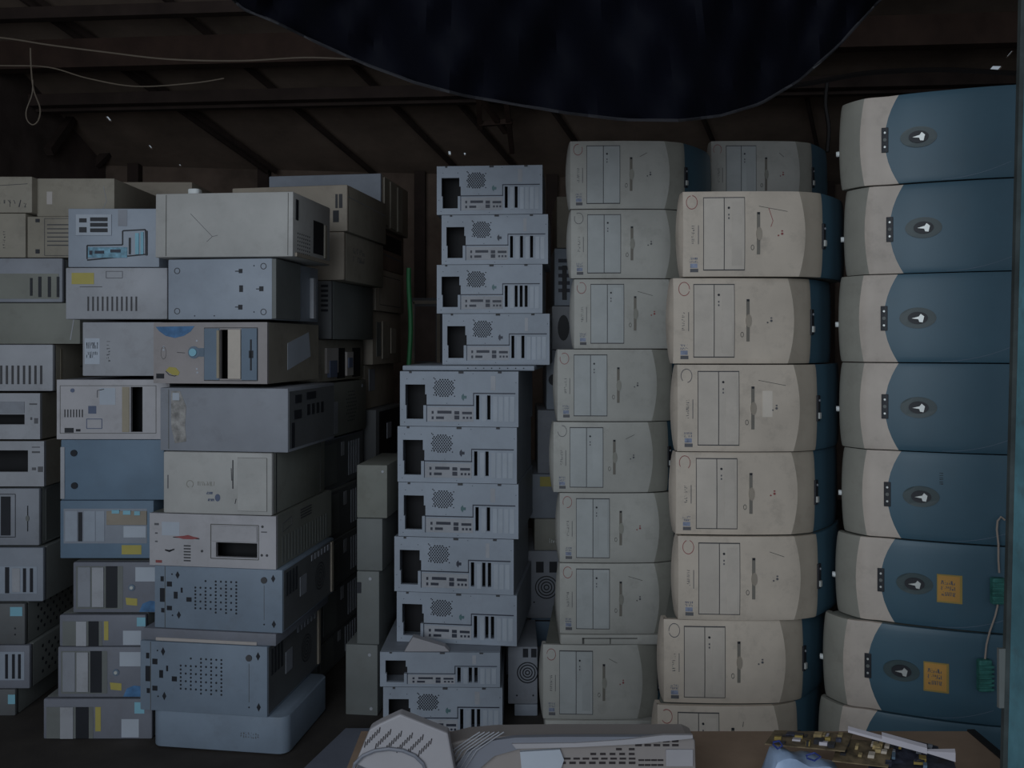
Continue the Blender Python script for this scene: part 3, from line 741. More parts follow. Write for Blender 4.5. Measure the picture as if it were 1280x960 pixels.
def perf_front(seed):
    dots = []
    for j in range(10):
        for i in range(9):
            u = .325+i*.040; v = .22+j*.055
            if (i+j) % 2 and not (j in (4,)): 
                if not (i < 4 and (j < 2 or j > 8)): dots.append((u, v))
            elif i % 1 == 0 and not (i < 2 and (j < 1 or j > 8)) and j % 2 == 0: dots.append((u, v))
    dm = lambda u, v: [(u, v-.06), (u+.016, v), (u, v+.06), (u-.016, v)]
    return (('dots','vent_holes','hole_ink',dots,.0032),('boxes','slot','black',[(.05,.17,.075,.25),(.045,.36,.082,.58),(.055,.68,.08,.75),(.10,.25,.14,.33),(.155,.41,.185,.52),(.255,.49,.295,.56),(.10,.64,.14,.71),(.21,.34,.225,.42)],.001),
            ('poly','keyhole','black',dm(.185,.14)),('poly','keyhole','black',dm(.195,.78)),('poly','keyhole','black',dm(.93,.14)),('poly','keyhole','black',dm(.935,.86)),
            ('line','panel_seam','shadow_line',[(.085,0.01),(.085,.99)],.0016),('disc','round_foot','seam',.86,.17,.009,.003),('dots','rivet','black',[(.14,.13),(.145,.79),(.86,.87)],.0025),('line','crease','shadow_line',[(.86,.25),(.86,.8)],.001))
rear_right = (('box','rear_bracket','dim_steel',.02,.03,.98,.97,.001),('pattern','slot','black',bars(.04,.08,.26,.45,4,.5),.003),('box','white_label','grey',.30,.30,.42,.62,.003),('rings','fan_grille','black',.70,.52,(.012,.022,.032,.042)),('pattern','port_row','grey',bars(.5,.06,.9,.16,6,.5),.003),('box','edge_flange','dim_beige',.92,.05,.96,.95,.006))
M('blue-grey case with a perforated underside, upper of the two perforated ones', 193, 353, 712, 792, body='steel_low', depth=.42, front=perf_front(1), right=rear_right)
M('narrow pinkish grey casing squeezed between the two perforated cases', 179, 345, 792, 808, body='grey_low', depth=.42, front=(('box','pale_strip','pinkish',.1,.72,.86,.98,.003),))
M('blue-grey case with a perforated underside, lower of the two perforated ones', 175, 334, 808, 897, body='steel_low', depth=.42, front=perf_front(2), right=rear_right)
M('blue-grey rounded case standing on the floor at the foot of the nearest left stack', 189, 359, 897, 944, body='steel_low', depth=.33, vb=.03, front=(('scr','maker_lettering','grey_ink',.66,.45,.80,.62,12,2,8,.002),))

# ---------------------------------------------------------------- second left stack
YL = 2.56
def Lc(label, a, b, t, bo, **k):
    k.setdefault('depth', .36)
    return case(label, a, b, t, bo, YL + k.pop('dy', 0), Yz=YL, **k)
Lc('bluish metal case with bright blue ports, topmost of the second left stack', 85, 199, 260, 334, body='steel',
   front=(('box','power_supply','steel_light',.09,.10,.48,.46,.003),('pattern','fan_grille','black',[(.13,.17,.21,.24),(.13,.32,.21,.41)]+bars(.25,.14,.44,.42,3,.7,False),.0045),
          ('box','port_shield','port_board',.22,.66,.65,.84,.002),('boxes','port','port',[(.24,.72,.27,.79),(.30,.72,.40,.77),(.47,.70,.58,.75)],.004),
          ('line','shield_edge','black',[(.21,.86),(.21,.63),(.60,.62),(.60,.38),(.85,.36),(.86,.78),(.21,.88)],.004),('boxes','slot_cover','sticker_cyan',[(.74,.42,.78,.78),(.80,.40,.83,.78)],.003),('boxes','slot_opening','black',[(.67,.5,.69,.78),(.85,.38,.875,.80)],.003),
          ('pattern','vent_holes','grey',[(.55,.02,.65,.3)],.001)), name='computer_case')
Lc('pale case with a row of vent slots and a yellowed label, second in its stack', 82, 209, 334, 399, body='grey_light',
   front=(('pattern','vent','seam',bars(.20,.56,.72,.84,11,.35)),('box','yellowed_label','sticker_yellow',.06,.10,.28,.32,.0008),('line','white_strip','grey_ink',outline(.40,.07,.56,.2),.0015),('line','label_print','grey_ink',[(.14,.37),(.36,.37)],.002)))
Lc('plain grey case with a pale sticker at its left end, third in its stack', 103, 202, 402, 470, body='grey_light', front=(('box','pale_sticker','paper',.03,.3,.22,.78,.0008),('scr','sticker_print','blue_ink',.05,.35,.2,.7,14,2,8,.002),('scr','pen_mark','grey_ink',.30,.35,.36,.75,15,1,7,.002,True)))
Lc('whitish computer front with dark vertical drive opening and yellow strip', 71, 212, 474, 549, body='grey', face='bezel_white', depth=.38, holes=((.655,.12,.76,.88),),
   front=(('box','yellow_strip','tan_tape',.58,.12,.645,.88,.002),('line','panel_outline','shadow_line',outline(.03,.10,.88,.90),.0014),('pattern','vent','seam',bars(.06,.50,.24,.63,7,.4)),('line','square_sticker','blue_ink',outline(.265,.66,.40,.82),.0022),('box','blue_mark','blue_ink',.28,.44,.35,.57,.001),('disc','round_mark','blue_ink',.14,.18,.006),('boxes','small_sticker','black',[(.07,.81,.15,.89),(.17,.83,.21,.87)],.001),('box','pale_sticker','paper',.38,.14,.52,.42,.0008),('line','sticker_hook','grey_ink',[(.36,.30),(.36,.18),(.42,.16)],.002)))
Lc('flat slate blue computer case side with two round feet at its left end', 76, 205, 549, 625, body='slate', front=(('disc','round_foot','hole_ink',.13,.22,.0095,.004),('disc','round_foot','hole_ink',.135,.76,.0095,.004),('box','front_bezel','grey_light',0,.12,.04,.98,.003)))
Lc('blue metal case rear with slot covers and a yellow sticker below the slate blue case', 75, 192, 625, 698, body='slate', front=(
   ('box','rear_frame','blue_grey',.04,.14,.93,.74,.001),('boxes','slot_cover','steel',[(.06,.18,.19,.70),(.26,.18,.38,.70),(.385,.18,.48,.70)],.003),('boxes','slot_opening','black',[(.20,.20,.24,.70)],.0035),('box','port_shield','dim_beige',.50,.18,.93,.42,.003),('boxes','port','sticker_cyan',[(.56,.16,.64,.22),(.68,.17,.76,.24),(.80,.18,.86,.25)],.005),('box','white_label','paper',.68,.44,.92,.64,.002),('box','yellow_sticker','sticker_yellow',.66,.77,.87,.93,.001)))
def bay_front(k):
    return (('box','bay_frame','dim_grey',.04,.08,.56,.92,.001),('box','blank_bay_cover','grey',.06,.10,.20,.88,.003),('box','disc_drive','grey_light',.22,.10,.35,.88,.005),('box','open_bay','black',.37,.08,.50,.90,.002),('line','cover_slot','black',[(.13,.2),(.13,.75)],.003),
            ('disc','power_button','bay_blue',.66,.50,.0095,.003),('disc','button_cap','silver',.66,.50,.005,.005),('box','white_label','paper',.70,.10,.98,.38,.001),('poly','yellow_sticker','sticker_yellow',[(.59,.70),(.72,.72),(.72,.86),(.60,.84)],.001),('poly','arched_sticker','sticker_blue',[(.74,.98),(.78,.82),(.86,.76),(.96,.78),(1.0,.9),(1.0,.98)],.001))
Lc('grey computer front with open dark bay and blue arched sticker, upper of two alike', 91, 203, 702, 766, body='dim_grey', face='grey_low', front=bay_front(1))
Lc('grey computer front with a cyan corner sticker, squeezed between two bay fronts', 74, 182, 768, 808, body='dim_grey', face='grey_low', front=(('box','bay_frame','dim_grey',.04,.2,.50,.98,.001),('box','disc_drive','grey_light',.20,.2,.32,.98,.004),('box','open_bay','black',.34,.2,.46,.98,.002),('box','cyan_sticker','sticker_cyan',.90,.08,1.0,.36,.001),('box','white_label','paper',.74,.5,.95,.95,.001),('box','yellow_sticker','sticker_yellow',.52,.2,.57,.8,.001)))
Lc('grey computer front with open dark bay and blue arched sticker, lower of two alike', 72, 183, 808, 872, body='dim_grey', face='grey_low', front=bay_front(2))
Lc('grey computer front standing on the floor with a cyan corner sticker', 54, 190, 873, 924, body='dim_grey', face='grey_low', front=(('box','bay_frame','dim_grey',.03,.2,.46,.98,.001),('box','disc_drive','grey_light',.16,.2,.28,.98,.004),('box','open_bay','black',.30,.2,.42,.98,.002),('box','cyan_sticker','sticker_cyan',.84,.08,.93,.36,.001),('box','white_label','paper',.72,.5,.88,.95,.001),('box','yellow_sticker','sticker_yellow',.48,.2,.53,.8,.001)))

# ---------------------------------------------------------------- far left stack
YK = 2.72
def K(label, a, b, t, bo, **k):
    k.setdefault('depth', .38)
    return case(label, a, b, t, bo, YK + k.pop('dy', 0), Yz=YK, **k)
K('dusty beige case cut by the frame, top corner of the far left stack', -70, 40, 220, 266, body='khaki', front=(('line','seam','seam',[(.3,.3),(.95,.2)],.0015),('scr','marks','seam',.6,.6,.95,.9,1,1,6,.002)))
K('dusty beige case side with worn label, on top beside the corner case', 46, 143, 220, 269, body='khaki', dy=.03, depth=.35, front=(('box','worn_label','pinkish',.13,.35,.2,.68,.0008),('line','scratch','grey',[(.86,.2),(.9,.6),(.84,.85)],.0012)))
K('dusty beige case with small faint lettering under the corner case', -70, 32, 266, 322, body='khaki', front=(('scr','lettering','seam',.72,.4,.76,.8,4,1,7,.0014,True),))
K('beige case front with ribbed lines and two dark feet, under the worn label case', 34, 112, 270, 322, body='khaki', depth=.33, front=(('boxes','foot','black',[(.14,.06,.20,.14),(.14,.80,.20,.9)],.003),('pattern','rib','seam',bars(.32,.15,.95,.75,6,.25,False)),('line','panel_outline','seam',outline(.28,.05,.98,.95),.0014)))
K('grey case rear with dark expansion slots, upper in the far left stack', -70, 78, 322, 378, body='dim_grey', face='grey', front=(('box','rear_recess','side_grey',.0,.35,.97,.92,.001),('boxes','slot_opening','black',[(.80,.42,.825,.88),(.88,.42,.905,.88),(.73,.45,.75,.85),(.955,.42,.975,.88)],.003),('scr','ports','black',.45,.5,.68,.85,6,2,9,.003)))
K('plain grey case with a pale scuffed right corner', -70, 100, 378, 430, body='side_grey', front=(('line','corner_fold','grey_light',[(.97,.1),(.93,.9)],.003),))
K('grey-white case with vent slots in the far left stack', -70, 66, 430, 489, body='khaki', face='grey_light', front=(('pattern','vent','seam',bars(.50,.45,.92,.85,8,.4)),), right=(('box','yellow_edge','tan_tape',.12,.1,.15,.95,.001),('line','marks','black',[(.45,.5),(.6,.48)],.003)))
K('beige front with a wide dark drive opening, upper of two in the far left stack', -70, 50, 491, 549, body='khaki', face='grey_light', holes=((.2,.46,.84,.68),), front=(('box','disc_drive','grey',.2,.18,.84,.44,.002),('boxes','button','grey_ink',[(.89,.22,.97,.25),(.9,.52,.92,.58),(.94,.54,.98,.66)],.001)), right=(('line','marks','black',[(.4,.3),(.7,.28)],.003),))
K('beige front with a tall dark drive opening, lower of two in the far left stack', -70, 55, 551, 608, body='khaki', face='grey_light', holes=((.2,.20,.84,.68),), front=(('boxes','button','grey_ink',[(.88,.12,.96,.14),(.88,.22,.96,.26),(.88,.58,.92,.64),(.94,.56,.99,.68)],.001),), right=(('line','marks','black',[(.4,.3),(.7,.28)],.003),))
K('grey tower front with floppy slot in the far left stack', -70, 49, 610, 682, body='dim_grey', face='grey', front=(('line','panel_outline','black',[(.45,.1),(.75,.1),(.75,.85),(.45,.85)],.002),('boxes','open_bay','black',[(.55,.14,.58,.84),(.60,.14,.70,.82)],.002),('line','floppy_slot','black',[(.88,.3),(.88,.75)],.003),('disc','finger_notch','dim_grey',.88,.52,.009,.003,.6)), right=(('box','dark_panel','dim_grey',.1,.05,.9,.95,.001),))
K('blue-grey case rear with paired dark slots, upper of two in the far left stack', -70, 54, 684, 752, body='dim_grey', face='blue_grey', front=(('box','rear_recess','steel',.3,.35,.94,.85,.001),('boxes','slot_opening','black',[(.62,.36,.66,.84),(.80,.38,.83,.82),(.87,.38,.90,.82)],.003),('box','slot_cover','grey_light',.69,.38,.77,.82,.003)))
K('grey case with a round cyan sticker, far left stack', -70, 31, 754, 806, body='dim_grey', face='dim_steel', front=(('box','cyan_sticker','sticker_cyan',.82,.08,.97,.30,.001),('dots','mark','black',[(.88,.6),(.88,.75)],.003)), right=(('dots','vent_holes','hole_ink',[(.2+.1*i+.05*(j%2),.2+.15*j) for i in range(7) for j in range(5)],.006),))
K('blue-grey case rear with paired dark slots, lower of two in the far left stack', -70, 37, 806, 861, body='dim_grey', face='grey_low', front=(('box','rear_recess','steel',.3,.15,.94,.80,.001),('boxes','slot_opening','black',[(.72,.2,.75,.76),(.80,.2,.83,.76),(.87,.2,.90,.76)],.003)), right=(('dots','vent_holes','hole_ink',[(.2+.1*i+.05*(j%2),.2+.15*j) for i in range(7) for j in range(5)],.006),))
K('grey case at the floor in the far left corner', -70, 19, 861, 895, body='dim_grey', face='dim_steel', front=(('box','cyan_sticker','sticker_cyan',.9,.2,1.0,.55,.001),))
case('dusty brown case row end far behind the second left stack', 143, 240, 227, 262, 3.3, 0, .3, 'dim_beige', cat='computer case')
# what it stands on: a row of brown cases reaching the floor
zt = [262, 320, 380, 440, 500, 560, 620, 680, 740, 813.3]
for i in range(9):
    case('brown case hidden in the row behind the second left stack', 143, 240, zt[i], zt[i+1], 3.3, 0, .3, 'dim_beige', group='hidden brown cases')

# ---------------------------------------------------------------- aisle stacks behind the nearest left stack
YG = 2.98
def G(label, a, b, t, bo, **k):
    k.setdefault('depth', .42); k.setdefault('yaw', -10)
    return case(label, a, b, t, bo, YG + k.pop('dy', 0), Yz=YG, **k)
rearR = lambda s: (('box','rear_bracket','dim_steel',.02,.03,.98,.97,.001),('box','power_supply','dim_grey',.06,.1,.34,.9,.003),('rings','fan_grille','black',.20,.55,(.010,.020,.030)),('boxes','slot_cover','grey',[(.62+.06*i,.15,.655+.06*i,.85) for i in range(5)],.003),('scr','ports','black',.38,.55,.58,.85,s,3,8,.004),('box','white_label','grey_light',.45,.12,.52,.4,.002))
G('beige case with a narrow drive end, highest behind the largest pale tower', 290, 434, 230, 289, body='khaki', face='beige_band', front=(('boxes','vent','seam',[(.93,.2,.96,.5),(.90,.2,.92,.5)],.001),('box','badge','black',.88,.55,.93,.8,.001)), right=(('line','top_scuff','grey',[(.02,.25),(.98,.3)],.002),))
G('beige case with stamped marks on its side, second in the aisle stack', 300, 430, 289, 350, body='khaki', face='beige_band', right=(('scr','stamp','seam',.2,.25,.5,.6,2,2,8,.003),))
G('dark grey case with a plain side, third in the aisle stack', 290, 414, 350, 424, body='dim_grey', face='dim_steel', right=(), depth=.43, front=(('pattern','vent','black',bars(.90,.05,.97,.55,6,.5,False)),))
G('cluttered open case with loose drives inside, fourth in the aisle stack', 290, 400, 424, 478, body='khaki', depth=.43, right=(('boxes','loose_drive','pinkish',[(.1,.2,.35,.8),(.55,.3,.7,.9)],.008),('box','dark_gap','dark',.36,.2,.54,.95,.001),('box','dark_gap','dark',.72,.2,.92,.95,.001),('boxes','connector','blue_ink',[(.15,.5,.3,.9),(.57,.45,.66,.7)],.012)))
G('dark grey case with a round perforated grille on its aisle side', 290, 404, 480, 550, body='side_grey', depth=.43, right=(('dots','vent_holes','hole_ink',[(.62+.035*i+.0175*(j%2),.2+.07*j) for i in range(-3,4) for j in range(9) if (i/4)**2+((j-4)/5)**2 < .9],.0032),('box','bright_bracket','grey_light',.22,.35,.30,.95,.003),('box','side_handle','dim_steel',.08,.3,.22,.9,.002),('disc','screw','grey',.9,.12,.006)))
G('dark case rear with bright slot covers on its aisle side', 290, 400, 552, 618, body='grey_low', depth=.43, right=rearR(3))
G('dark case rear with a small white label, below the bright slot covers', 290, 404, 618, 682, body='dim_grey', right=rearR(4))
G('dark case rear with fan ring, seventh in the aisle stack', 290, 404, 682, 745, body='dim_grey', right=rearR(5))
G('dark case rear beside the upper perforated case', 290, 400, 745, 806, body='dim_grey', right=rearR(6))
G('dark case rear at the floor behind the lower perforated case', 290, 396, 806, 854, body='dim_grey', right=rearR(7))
YH = 3.48
def H(label, a, b, t, bo, **k):
    k.setdefault('depth', .42); k.setdefault('yaw', -8)
    return case(label, a, b, t, bo, YH + k.pop('dy', 0), Yz=YH, **k)
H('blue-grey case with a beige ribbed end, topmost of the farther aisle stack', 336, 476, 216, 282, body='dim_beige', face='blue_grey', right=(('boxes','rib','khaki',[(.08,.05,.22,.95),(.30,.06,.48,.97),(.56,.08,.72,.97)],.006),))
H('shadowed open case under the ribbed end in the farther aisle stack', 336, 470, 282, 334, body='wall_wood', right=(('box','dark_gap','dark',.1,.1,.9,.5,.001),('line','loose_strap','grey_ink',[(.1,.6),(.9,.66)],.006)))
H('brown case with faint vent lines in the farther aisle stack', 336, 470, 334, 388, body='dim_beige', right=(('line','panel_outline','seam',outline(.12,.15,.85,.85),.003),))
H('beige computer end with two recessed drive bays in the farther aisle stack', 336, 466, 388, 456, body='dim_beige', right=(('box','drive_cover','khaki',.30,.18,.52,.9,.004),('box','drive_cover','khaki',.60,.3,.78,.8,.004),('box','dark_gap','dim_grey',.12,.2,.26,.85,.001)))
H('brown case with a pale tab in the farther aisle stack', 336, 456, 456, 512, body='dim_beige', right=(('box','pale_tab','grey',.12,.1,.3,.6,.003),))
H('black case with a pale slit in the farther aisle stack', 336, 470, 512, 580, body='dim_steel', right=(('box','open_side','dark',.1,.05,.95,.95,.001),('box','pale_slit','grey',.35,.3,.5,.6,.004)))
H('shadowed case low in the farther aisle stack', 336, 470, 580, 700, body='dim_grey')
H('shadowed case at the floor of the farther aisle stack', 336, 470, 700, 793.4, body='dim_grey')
YJ = 2.72
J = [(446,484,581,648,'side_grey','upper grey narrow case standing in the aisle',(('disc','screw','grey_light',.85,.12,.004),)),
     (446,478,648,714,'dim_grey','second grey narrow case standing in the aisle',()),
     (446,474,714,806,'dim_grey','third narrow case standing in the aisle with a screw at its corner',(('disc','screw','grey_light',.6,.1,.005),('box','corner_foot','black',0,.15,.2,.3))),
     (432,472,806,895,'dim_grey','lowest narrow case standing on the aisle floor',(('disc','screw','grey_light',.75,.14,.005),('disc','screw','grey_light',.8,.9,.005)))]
for (a,b,t,bo,m,lb,ft) in J:
    case(lb, a, b, t, bo, YJ, -6, .30, m, front=ft)
case('dark cupboard far back between the aisle and the centre stack', 512, 552, 372, 462, 5.4, 0, .3, 'dim_steel', name='wall_cabinet', cat='cabinet', front=(('line','door_outline','dim_beige',outline(.1,.06,.9,.94),.02),('box','panel','wall_dark',.18,.12,.82,.88,.004)))
case('dim crate under the dark cupboard far back in the aisle', 508, 556, 462, 664, 5.4, 0, .4, 'wall_wood', name='crate', cat='crate')
mb = MB(); mb.tube([ray(512,y,3.42)+Vector((.004*math.sin(y*.05),0,0)) for y in list(range(335, 800, 15))+[800]] , .009, 6)
tag(mb.build('green_strap', 'green'), 'green strap hanging vertically beside the farther aisle stack', 'strap')

# ---------------------------------------------------------------- pallets under stacks whose foot is above the floor
def pallet(x0, x1, y0, y1, top, lb):
    r = empty('wooden_pallet', ((x0+x1)/2, (y0+y1)/2, 0)); tag(r, lb, 'pallet', 'wooden pallets under the stacks')
    w = (x1-x0)/2; d = (y1-y0)/2
    if top < .05:
        mb = MB(); mb.box(-w, w, -d, d, 0, top-.001); mb.build('deck_board', 'pallet', r)
    else:
        for k in range(5):
            a = -d + 2*d*k/5; mb = MB(); mb.box(-w, w, a+.01, a+2*d/5-.01, top-.02, top-.001); mb.build('deck_board', 'pallet', r)
        for k in (-1, 0, 1):
            mb = MB(); mb.box(k*(w-.04)-.04, k*(w-.04)+.04, -d, d, 0, top-.02); mb.build('bearer', 'pallet', r)
pallet(.36, .78, 2.16, 2.48, zat(988, YB), 'wooden pallet under one of the two right-hand stacks')
pallet(.86, 1.20, 2.06, 2.34, zat(990, YT-.03), 'wooden pallet under one of the two right-hand stacks')
# ---------------------------------------------------------------- tarp
def tarp():
    edge = [(285,-6),(305,12),(340,26),(400,55),(460,82),(520,104),(580,120),(640,130),(710,142),(780,150),(850,151),(900,145),(950,130),(1000,100),(1050,55),(1090,10),(1110,-10)]
    def e(u):
        t = u*(len(edge)-1); i = min(int(t), len(edge)-2); f = t-i
        return edge[i][0]+(edge[i+1][0]-edge[i][0])*f, edge[i][1]+(edge[i+1][1]-edge[i][1])*f
    U, V = 90, 26; g0 = []; g1 = []
    for j in range(V+1):
        v = j/V; r0 = []; r1 = []
        for i in range(U+1):
            u = i/U; ex, ey = e(u)
            # hangs from a line high above, gathers towards the lowest point
            tx = 250 + 900*u; ty = -190
            w = v
            px = tx + (ex-tx)*w; py = ty + (ey-ty)*(w**.9)
            Y = 1.95 - .30*(1-v) + .05*math.sin(u*23+v*3)*(.3+v*.5)*(1-v*.4) + .025*math.sin(u*51-v*7) + .012*math.sin(u*90+v*11)
            p = ray(px, py, Y)
            r0.append(p); r1.append(p + Vector((0,.006,0)))
        g0.append(r0); g1.append(r1)
    mb = MB(); mb.sheet(g0, g1)
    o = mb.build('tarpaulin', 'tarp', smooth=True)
    tag(o, 'dark blue tarpaulin sagging under the roof above the stacks', 'tarp')
    mb = MB(); mb.tube([p + Vector((0,-.002,0)) for p in g0[-1]], .0035, 5); mb.build('hem', 'tarp_hem', o)
tarp()
# ---------------------------------------------------------------- strings and cables overhead
def cord(name, pts, Y, r, m, label, cat):
    P = [ray(x, y, Y) for x, y in pts]; out = []
    for i in range(len(P)-1):
        a, b, c, d = P[max(i-1,0)], P[i], P[i+1], P[min(i+2,len(P)-1)]
        for k in range(6):
            t = k/6; out.append(.5*((2*b)+(c-a)*t+(2*a-5*b+4*c-d)*t*t+(-a+3*b-3*c+d)*t**3))
    out.append(P[-1]); mb = MB(); mb.tube(out, r, 5); return tag(mb.build(name, m), label, cat)
cord('string', [(-400,-10),(-120,36),(0,47),(60,56),(130,65),(210,74),(300,76),(380,72),(440,74)], 3.1, .0028, 'cord', 'long pale string strung across the roof beam at upper left', 'string')
cord('string', [(-400,60),(-100,80),(0,82),(60,84),(110,98),(170,108),(240,104),(280,98)], 3.2, .0022, 'cord', 'lower pale string drooping under the roof beam at upper left', 'string')
cord('string_loop', [(38,60),(39,86),(42,112),(50,135),(48,150),(41,156),(34,150),(33,138),(40,118),(41,100)], 3.15, .0024, 'cord', 'thin looped string hanging at the far upper left', 'string')
cord('string', [(900,70),(950,42),(1010,20),(1060,-20)], 2.6, .0015, 'cable_dark', 'thin dark string beside the right side of the tarpaulin', 'string')
cord('electric_cable', [(880,124),(960,112),(1020,103),(1080,92),(1150,88),(1200,88),(1270,92)], 3.9, .012, 'cable_dark', 'dark electric cable sagging behind the stacks at upper right', 'cable')
cord('electric_cable', [(1034,104),(1032,130),(1036,160),(1034,190)], 3.9, .009, 'cable_dark', 'short dark cable hanging down behind the teal stack', 'cable')

# ---------------------------------------------------------------- teal post at the right edge
r = empty('steel_post', (.812, 1.345, 0)); tag(r, 'weathered teal painted steel post at the right edge of the picture', 'post')
def slab(mb, xb, xt, wd, y0, y1):
    zb_, zt_ = 0, 2.4
    mb.hexa([(xb,y0,zb_),(xb+wd,y0,zb_),(xb+wd,y1,zb_),(xb,y1,zb_),(xt,y0,zt_),(xt+wd,y0,zt_),(xt+wd,y1,zt_),(xt,y1,zt_)])
mb = MB(); slab(mb, -.052, .005, .14, -.03, .025); mb.build('front_flange', 'post_teal', r)
mb = MB(); slab(mb, -.059, -.002, .02, .0255, .034); mb.build('side_web', 'post_dark', r)
# hanging connector and cable by the post
r = empty('connector_block', tuple(ray(1247, 757, 1.951))); tag(r, 'green connector block hanging on a pale cable beside the teal post', 'connector')
mb = MB(); mb.box(-.014, .015, -.008, .008, .004, .062); mb.build('housing', 'green_block', r, bevel=.003)
mb = MB()
for k in range(5): mb.box(-.017, .017, -.011, -.007, .008+k*.010, .013+k*.010)
mb.build('terminal_ribs', 'green_block', r)
P = [ray(1249+x, y, 1.951)-r.location for x, y in ((0,716),(-1,700),(-1,680),(-3,662),(-2,651),(2,646),(7,650))]
mb = MB(); mb.tube(P, .0022, 6); mb.build('cable', 'cable_pale', r)
r = empty('connector_block', tuple(ray(1230, 866, 1.947))); tag(r, 'green connector block hanging lowest, beside the lower orange note', 'connector')
mb = MB(); mb.box(-.014, .015, -.008, .008, .004, .074); mb.build('housing', 'green_block', r, bevel=.003)
mb = MB()
for k in range(6): mb.box(-.017, .017, -.011, -.007, .008+k*.010, .013+k*.010)
mb.build('terminal_ribs', 'green_block', r)
P = [ray(1231+x, y, 1.951)-r.location for x, y in ((0,826),(2,806),(6,790),(13,770),(16,757),(16,742))]
mb = MB(); mb.tube(P, .0020, 6); mb.build('cable', 'cable_pale', r)
mb = MB(); a = ray(1247, 884, 1.375); b = ray(1266, 810, 1.375); mb.box(a.x, b.x, 1.371, 1.377, a.z, b.z); q_ = mb.build('fixing_plate', 'dim_grey', bpy.data.objects['steel_post']); q_.location = -bpy.data.objects['steel_post'].location

# ---------------------------------------------------------------- bench with printer parts and circuit boards
ZBn = .38
r = empty('low_bench', (.32, 1.58, 0)); tag(r, 'low bench covered in brown board in the foreground', 'bench')
mb = MB(); mb.box(-.62, .60, -.20, .17, ZBn-.02, ZBn); mb.build('bench_top', 'cardboard', r)
mb = MB(); mb.box(.585, .60, -.20, .17, ZBn, ZBn+.004); mb.build('edge_trim', 'dark', r)
for sx in (-.58, .56):
    for sy in (-.17, .13):
        mb = MB(); mb.box(sx-.02, sx+.02, sy-.02, sy+.02, 0, ZBn-.02); mb.build('leg', 'pallet', r)
def fpt(px, py, Y): p = ray(px, py, Y); return (p.x, p.y, p.z)
def polyplate(pts, Y, t, tilt=0):
    """outline traced at depth Y, thickness t"""
    a = [fpt(x, y, Y) for x, y in pts]; b = [(x, y+t, z) for x, y, z in a]
    mb = MB(); mb.prism(a, b); return mb
def lift(lst, dz=0): return lst
# long printer shell
YP = 1.50
root = empty('printer_shell', (0, 0, 0)); tag(root, 'long pale printer shell with rows of vent slots lying on the bench', 'printer part')
out = [(532,994),(540,955),(560,930),(585,924),(620,921),(700,920),(858,920),(869,925),(871,994)]
polyplate(out, YP, .05).build('shell_body', 'printer_pale', root, bevel=.003)
sw = [(560,994),(566,960),(585,940),(615,926),(645,922),(700,921),(790,921),(835,921),(800,927),(760,930),(700,934),(650,936),(618,945),(598,962),(590,994)]
polyplate(sw, YP-.008, .0095).build('swept_band', 'printer_grey', root)
mb = MB()
for k in range(6):
    o_ = 6*k
    pts = [(545+o_,994),(550+o_,962),(566+o_,938),(592+o_,920),(600+o_,915)]
    mb.tube([fpt(x, y, YP-.011) for x, y in pts], .0012, 5)
mb.build('curved_rib', 'printer_rib', root)
polyplate([(650,940),(700,937),(705,950),(690,994),(655,994)], YP-.006, .008).build('inner_flap', 'paper', root)
polyplate([(640,930),(720,929),(780,925),(830,919),(866,919),(866,923),(800,930),(720,934),(645,936)], YP-.012, .006).build('top_lip', 'printer_white', root)
mb = MB()
def slots(x0, x1, y, n, w=8, h=2.4):
    for i in range(n):
        x = x0+(x1-x0)*i/max(1,n-1)
        a = fpt(x, y+h, YP); b = fpt(x+w, y, YP); mb.box(a[0], b[0], YP-.0015, YP+.001, a[2], b[2])
slots(806,840,925,4); slots(794,840,930,5); slots(770,786,935,2,7); slots(738,786,941,5,7); slots(682,786,947,10,8,2); slots(662,786,952,11,8,2.6); slots(798,822,949,4,7,1.8); slots(798,822,955,4,7,2)
mb.build('vent', 'vent_dark', root)
mb = MB(); a = fpt(832, 957, YP); b = fpt(866, 936, YP)
mb.box(a[0], b[0], YP-.004, YP+.001, a[2], b[2]); mb.build('end_bracket', 'printer_white', root, bevel=.001)
# small vented cover leaning on it
root = empty('vented_cover', (0, 0, 0)); tag(root, 'peaked beige plastic cover with slanted vent rows, leaning left of the long printer shell', 'printer part')
YV = 1.45
polyplate([(436,1013),(446,950),(462,912),(474,905),(500,893),(530,905),(560,917),(577,1013)], YV, .025).build('cover_body', 'printer_white', root, bevel=.003)
mb = MB()
for rr in range(6):
    for k in range(7):
        x = 455 + rr*13.5 + k*3.0; y = 934 - k*3.0 + rr*2.2
        p = fpt(x, y, YV); q = fpt(x+1.5, y-7, YV)
        if y < 911 or x > 540: continue
        mb.hexa([(p[0],YV-.0015,p[2]),(p[0]+.0014,YV-.0015,p[2]),(p[0]+.0014,YV+.001,p[2]),(p[0],YV+.001,p[2]),(q[0],YV-.0015,q[2]),(q[0]+.0014,YV-.0015,q[2]),(q[0]+.0014,YV+.001,q[2]),(q[0],YV+.001,q[2])])
mb.build('vent', 'vent_dark', root)
mb = MB(); mb.tube([fpt(478+46*math.cos(t/8*math.pi)*1.0+8, 966-30*math.sin(t/8*math.pi), YV-.004) for t in range(9)], .003, 6); mb.build('round_rim', 'printer_grey', root)
polyplate([(446,960),(440,996),(470,996),(480,975)], YV-.012, .014).build('corner_tab', 'printer_rib', root)
for nm_, c_ in (('printer_shell', (.11, 1.545, ZBn)), ('vented_cover', (-.18, 1.46, ZBn))):
    o_ = bpy.data.objects[nm_]; o_.location = c_
    for q_ in o_.children: q_.location = -Vector(c_)
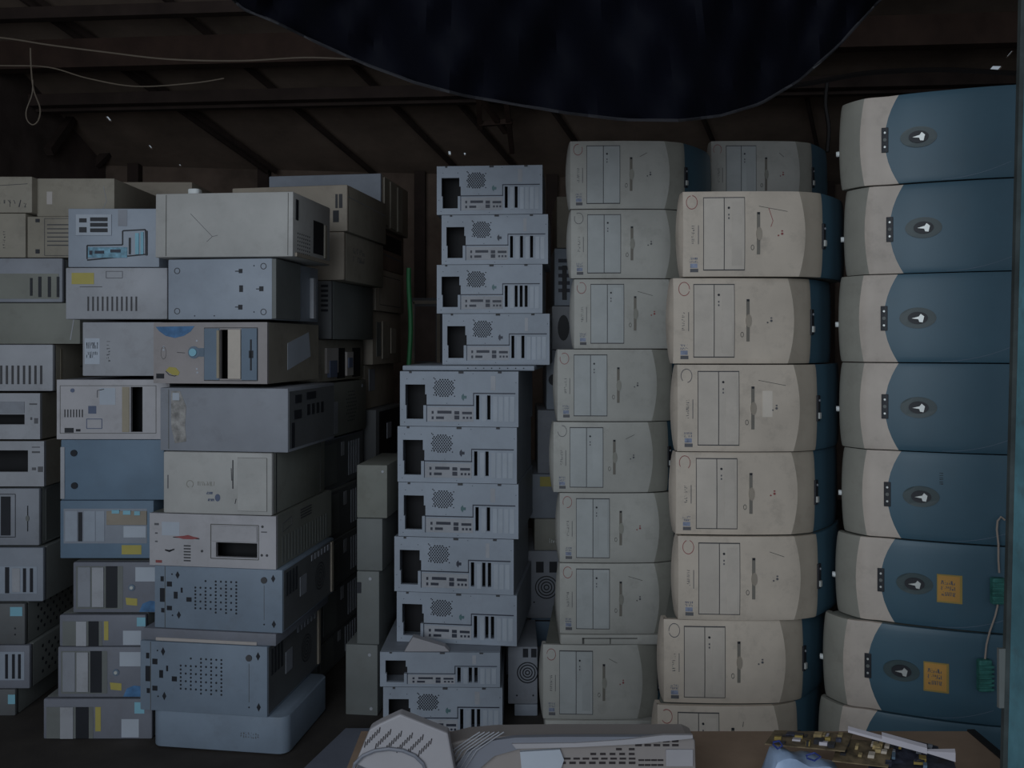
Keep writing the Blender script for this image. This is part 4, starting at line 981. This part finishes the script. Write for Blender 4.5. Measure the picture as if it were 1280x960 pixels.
# beige wedge in front of the ninth open case
YW = 2.573
root = empty('plastic_wedge', (ray(535, 808, YW).x, YW, zat(808, YC))); tag(root, 'beige plastic wedge poking up in front of the open metal cases', 'plastic cover')
mb = polyplate([(505,805.5),(516,787),(556,799),(562,805.5)], YW, .03); dz_ = min(v[2] for v in mb.v)-root.location.z; mb.v = [(v[0]-root.location.x, v[1]-root.location.y, v[2]-root.location.z-dz_) for v in mb.v]; mb.build('wedge_body', 'printer_white', root, bevel=.002)
# grey panel lying on the floor
mb = MB(); fl = lambda x, y: ((x-640)/F*(CZ*F/(y-HY)), CZ*F/(y-HY))
q = [fl(378,968), fl(432,916), fl(520,916), fl(500,968)]
mb.hexa([(x,y,.001) for x,y in q]+[(x,y,.014) for x,y in q]); tag(mb.build('case_panel', 'panel_grey', bevel=.001), 'grey metal side panel lying flat on the floor left of the printer parts', 'panel')

# circuit boards
R = random.Random(5)
def board(label, corners, m, nchips, mats, name='circuit_board', group='loose circuit boards'):
    """corners: four px points with depth, counter-clockwise; built as a thin board with raised components"""
    P = [ray(x, y, Y) for x, y, Y in corners]
    r = empty(name, tuple(P[0])); tag(r, label, 'circuit board', group)
    P = [p - r.location for p in P]
    n = (P[1]-P[0]).cross(P[3]-P[0]).normalized()
    if n.z < 0: n = -n
    at = lambda u, v, o: (P[0]*(1-u)*(1-v)+P[1]*u*(1-v)+P[2]*u*v+P[3]*(1-u)*v) + n*o
    mb = MB(); mb.hexa([at(0,0,0),at(1,0,0),at(1,1,0),at(0,1,0),at(0,0,.002),at(1,0,.002),at(1,1,.002),at(0,1,.002)]); mb.build('board', m, r)
    for k in range(nchips):
        u, v = R.uniform(.03,.85), R.uniform(.05,.75); w, h = R.uniform(.03,.12), R.uniform(.08,.2); o1 = R.uniform(.004,.010)
        mb = MB(); mb.hexa([at(u,v,.002),at(u+w,v,.002),at(u+w,v+h,.002),at(u,v+h,.002),at(u,v,o1),at(u+w,v,o1),at(u+w,v+h,o1),at(u,v+h,o1)])
        mb.build(['chip','capacitor','connector'][k % 3], mats[k % len(mats)], r)
    return at, r
# plastic bag under them
gb = []; gt = []
for j in range(9):
    rb, rt = [], []
    for i in range(17):
        u, v = i/16, j/8
        x = .405+.17*u; y = 1.425+.09*v
        e = min(1, 5*min(u,1-u))*min(1, 3*min(v,1-v)+.2)
        rb.append((x, y, ZBn+.001)); rt.append((x, y, ZBn+.004+(.098-.04*u)*e+.004*math.sin(u*19+v*5)*e))
    gb.append(rb); gt.append(rt)
mb = MB(); mb.sheet(gt, gb); o = mb.build('plastic_bag', 'bag', smooth=True); tag(o, 'crumpled blue and white printed plastic bag under the circuit boards', 'bag')
board('brown circuit board crowded with small parts, left end of the heap', [(956,931,1.45),(1056,940,1.45),(1066,918,1.52),(968,914,1.52)], 'pcb', 22, ('gold','chip','pcb_dark','orange_edge','strip_white','chip'))
board('circuit board with cream connectors in the middle of the heap', [(1040,952,1.44),(1110,960,1.44),(1118,930,1.52),(1050,924,1.52)], 'pcb', 14, ('gold','beige','chip','gold'))
board('purplish dark circuit board at the right of the heap', [(1085,962,1.44),(1196,966,1.44),(1190,944,1.54),(1090,922,1.54)], 'pcb_dark', 18, ('chip','pcb_dark','orange_edge','slate','grey'))
board('dark blue circuit board resting behind the white strip', [(1100,934,1.56),(1178,952,1.56),(1172,934,1.62),(1108,918,1.62)], 'pcb_dark', 10, ('slate','chip','bay_blue','grey'))
a = ray(1060, 913, 1.49); b = ray(1194, 950, 1.46)
d = (b-a)
mb = MB(); s_ = Vector((.0015, .004, .0015)); u = Vector((0, 0, .007))
mb.hexa([a-s_, a+s_, a+d*.32+s_, a+d*.32-s_, a-s_+u*.6, a+s_+u*.6, a+d*.32+s_+u*.6, a+d*.32-s_+u*.6])
mb.hexa([a+d*.32-s_, a+d*.32+s_, a+d*.74+s_, a+d*.74-s_, a+d*.32-s_+u*1.4, a+d*.32+s_+u*1.4, a+d*.74+s_+u*1.4, a+d*.74-s_+u*1.4])
mb.hexa([a+d*.74-s_*.5, a+d*.74+s_*.5, b+s_, b-s_, a+d*.74-s_*.5+u*.5, a+d*.74+s_*.5+u*.5, b+s_+u*2.2, b-s_+u*2.2])
tag(mb.build('metal_strip', 'strip_white'), 'long white strip lying slantwise across the circuit boards', 'strip')
mb = MB(); mb.tube([ray(x,y,1.435) for x,y in ((966,930),(972,936),(978,932),(974,926),(966,928))], .0016, 5)
mb.tube([ray(x,y,1.435) for x,y in ((1008,944),(1018,941),(1026,946),(1018,951),(1009,948),(1008,944))], .0016, 5); mb.build('printed_letter', 'bag_ink', bpy.data.objects['plastic_bag'])
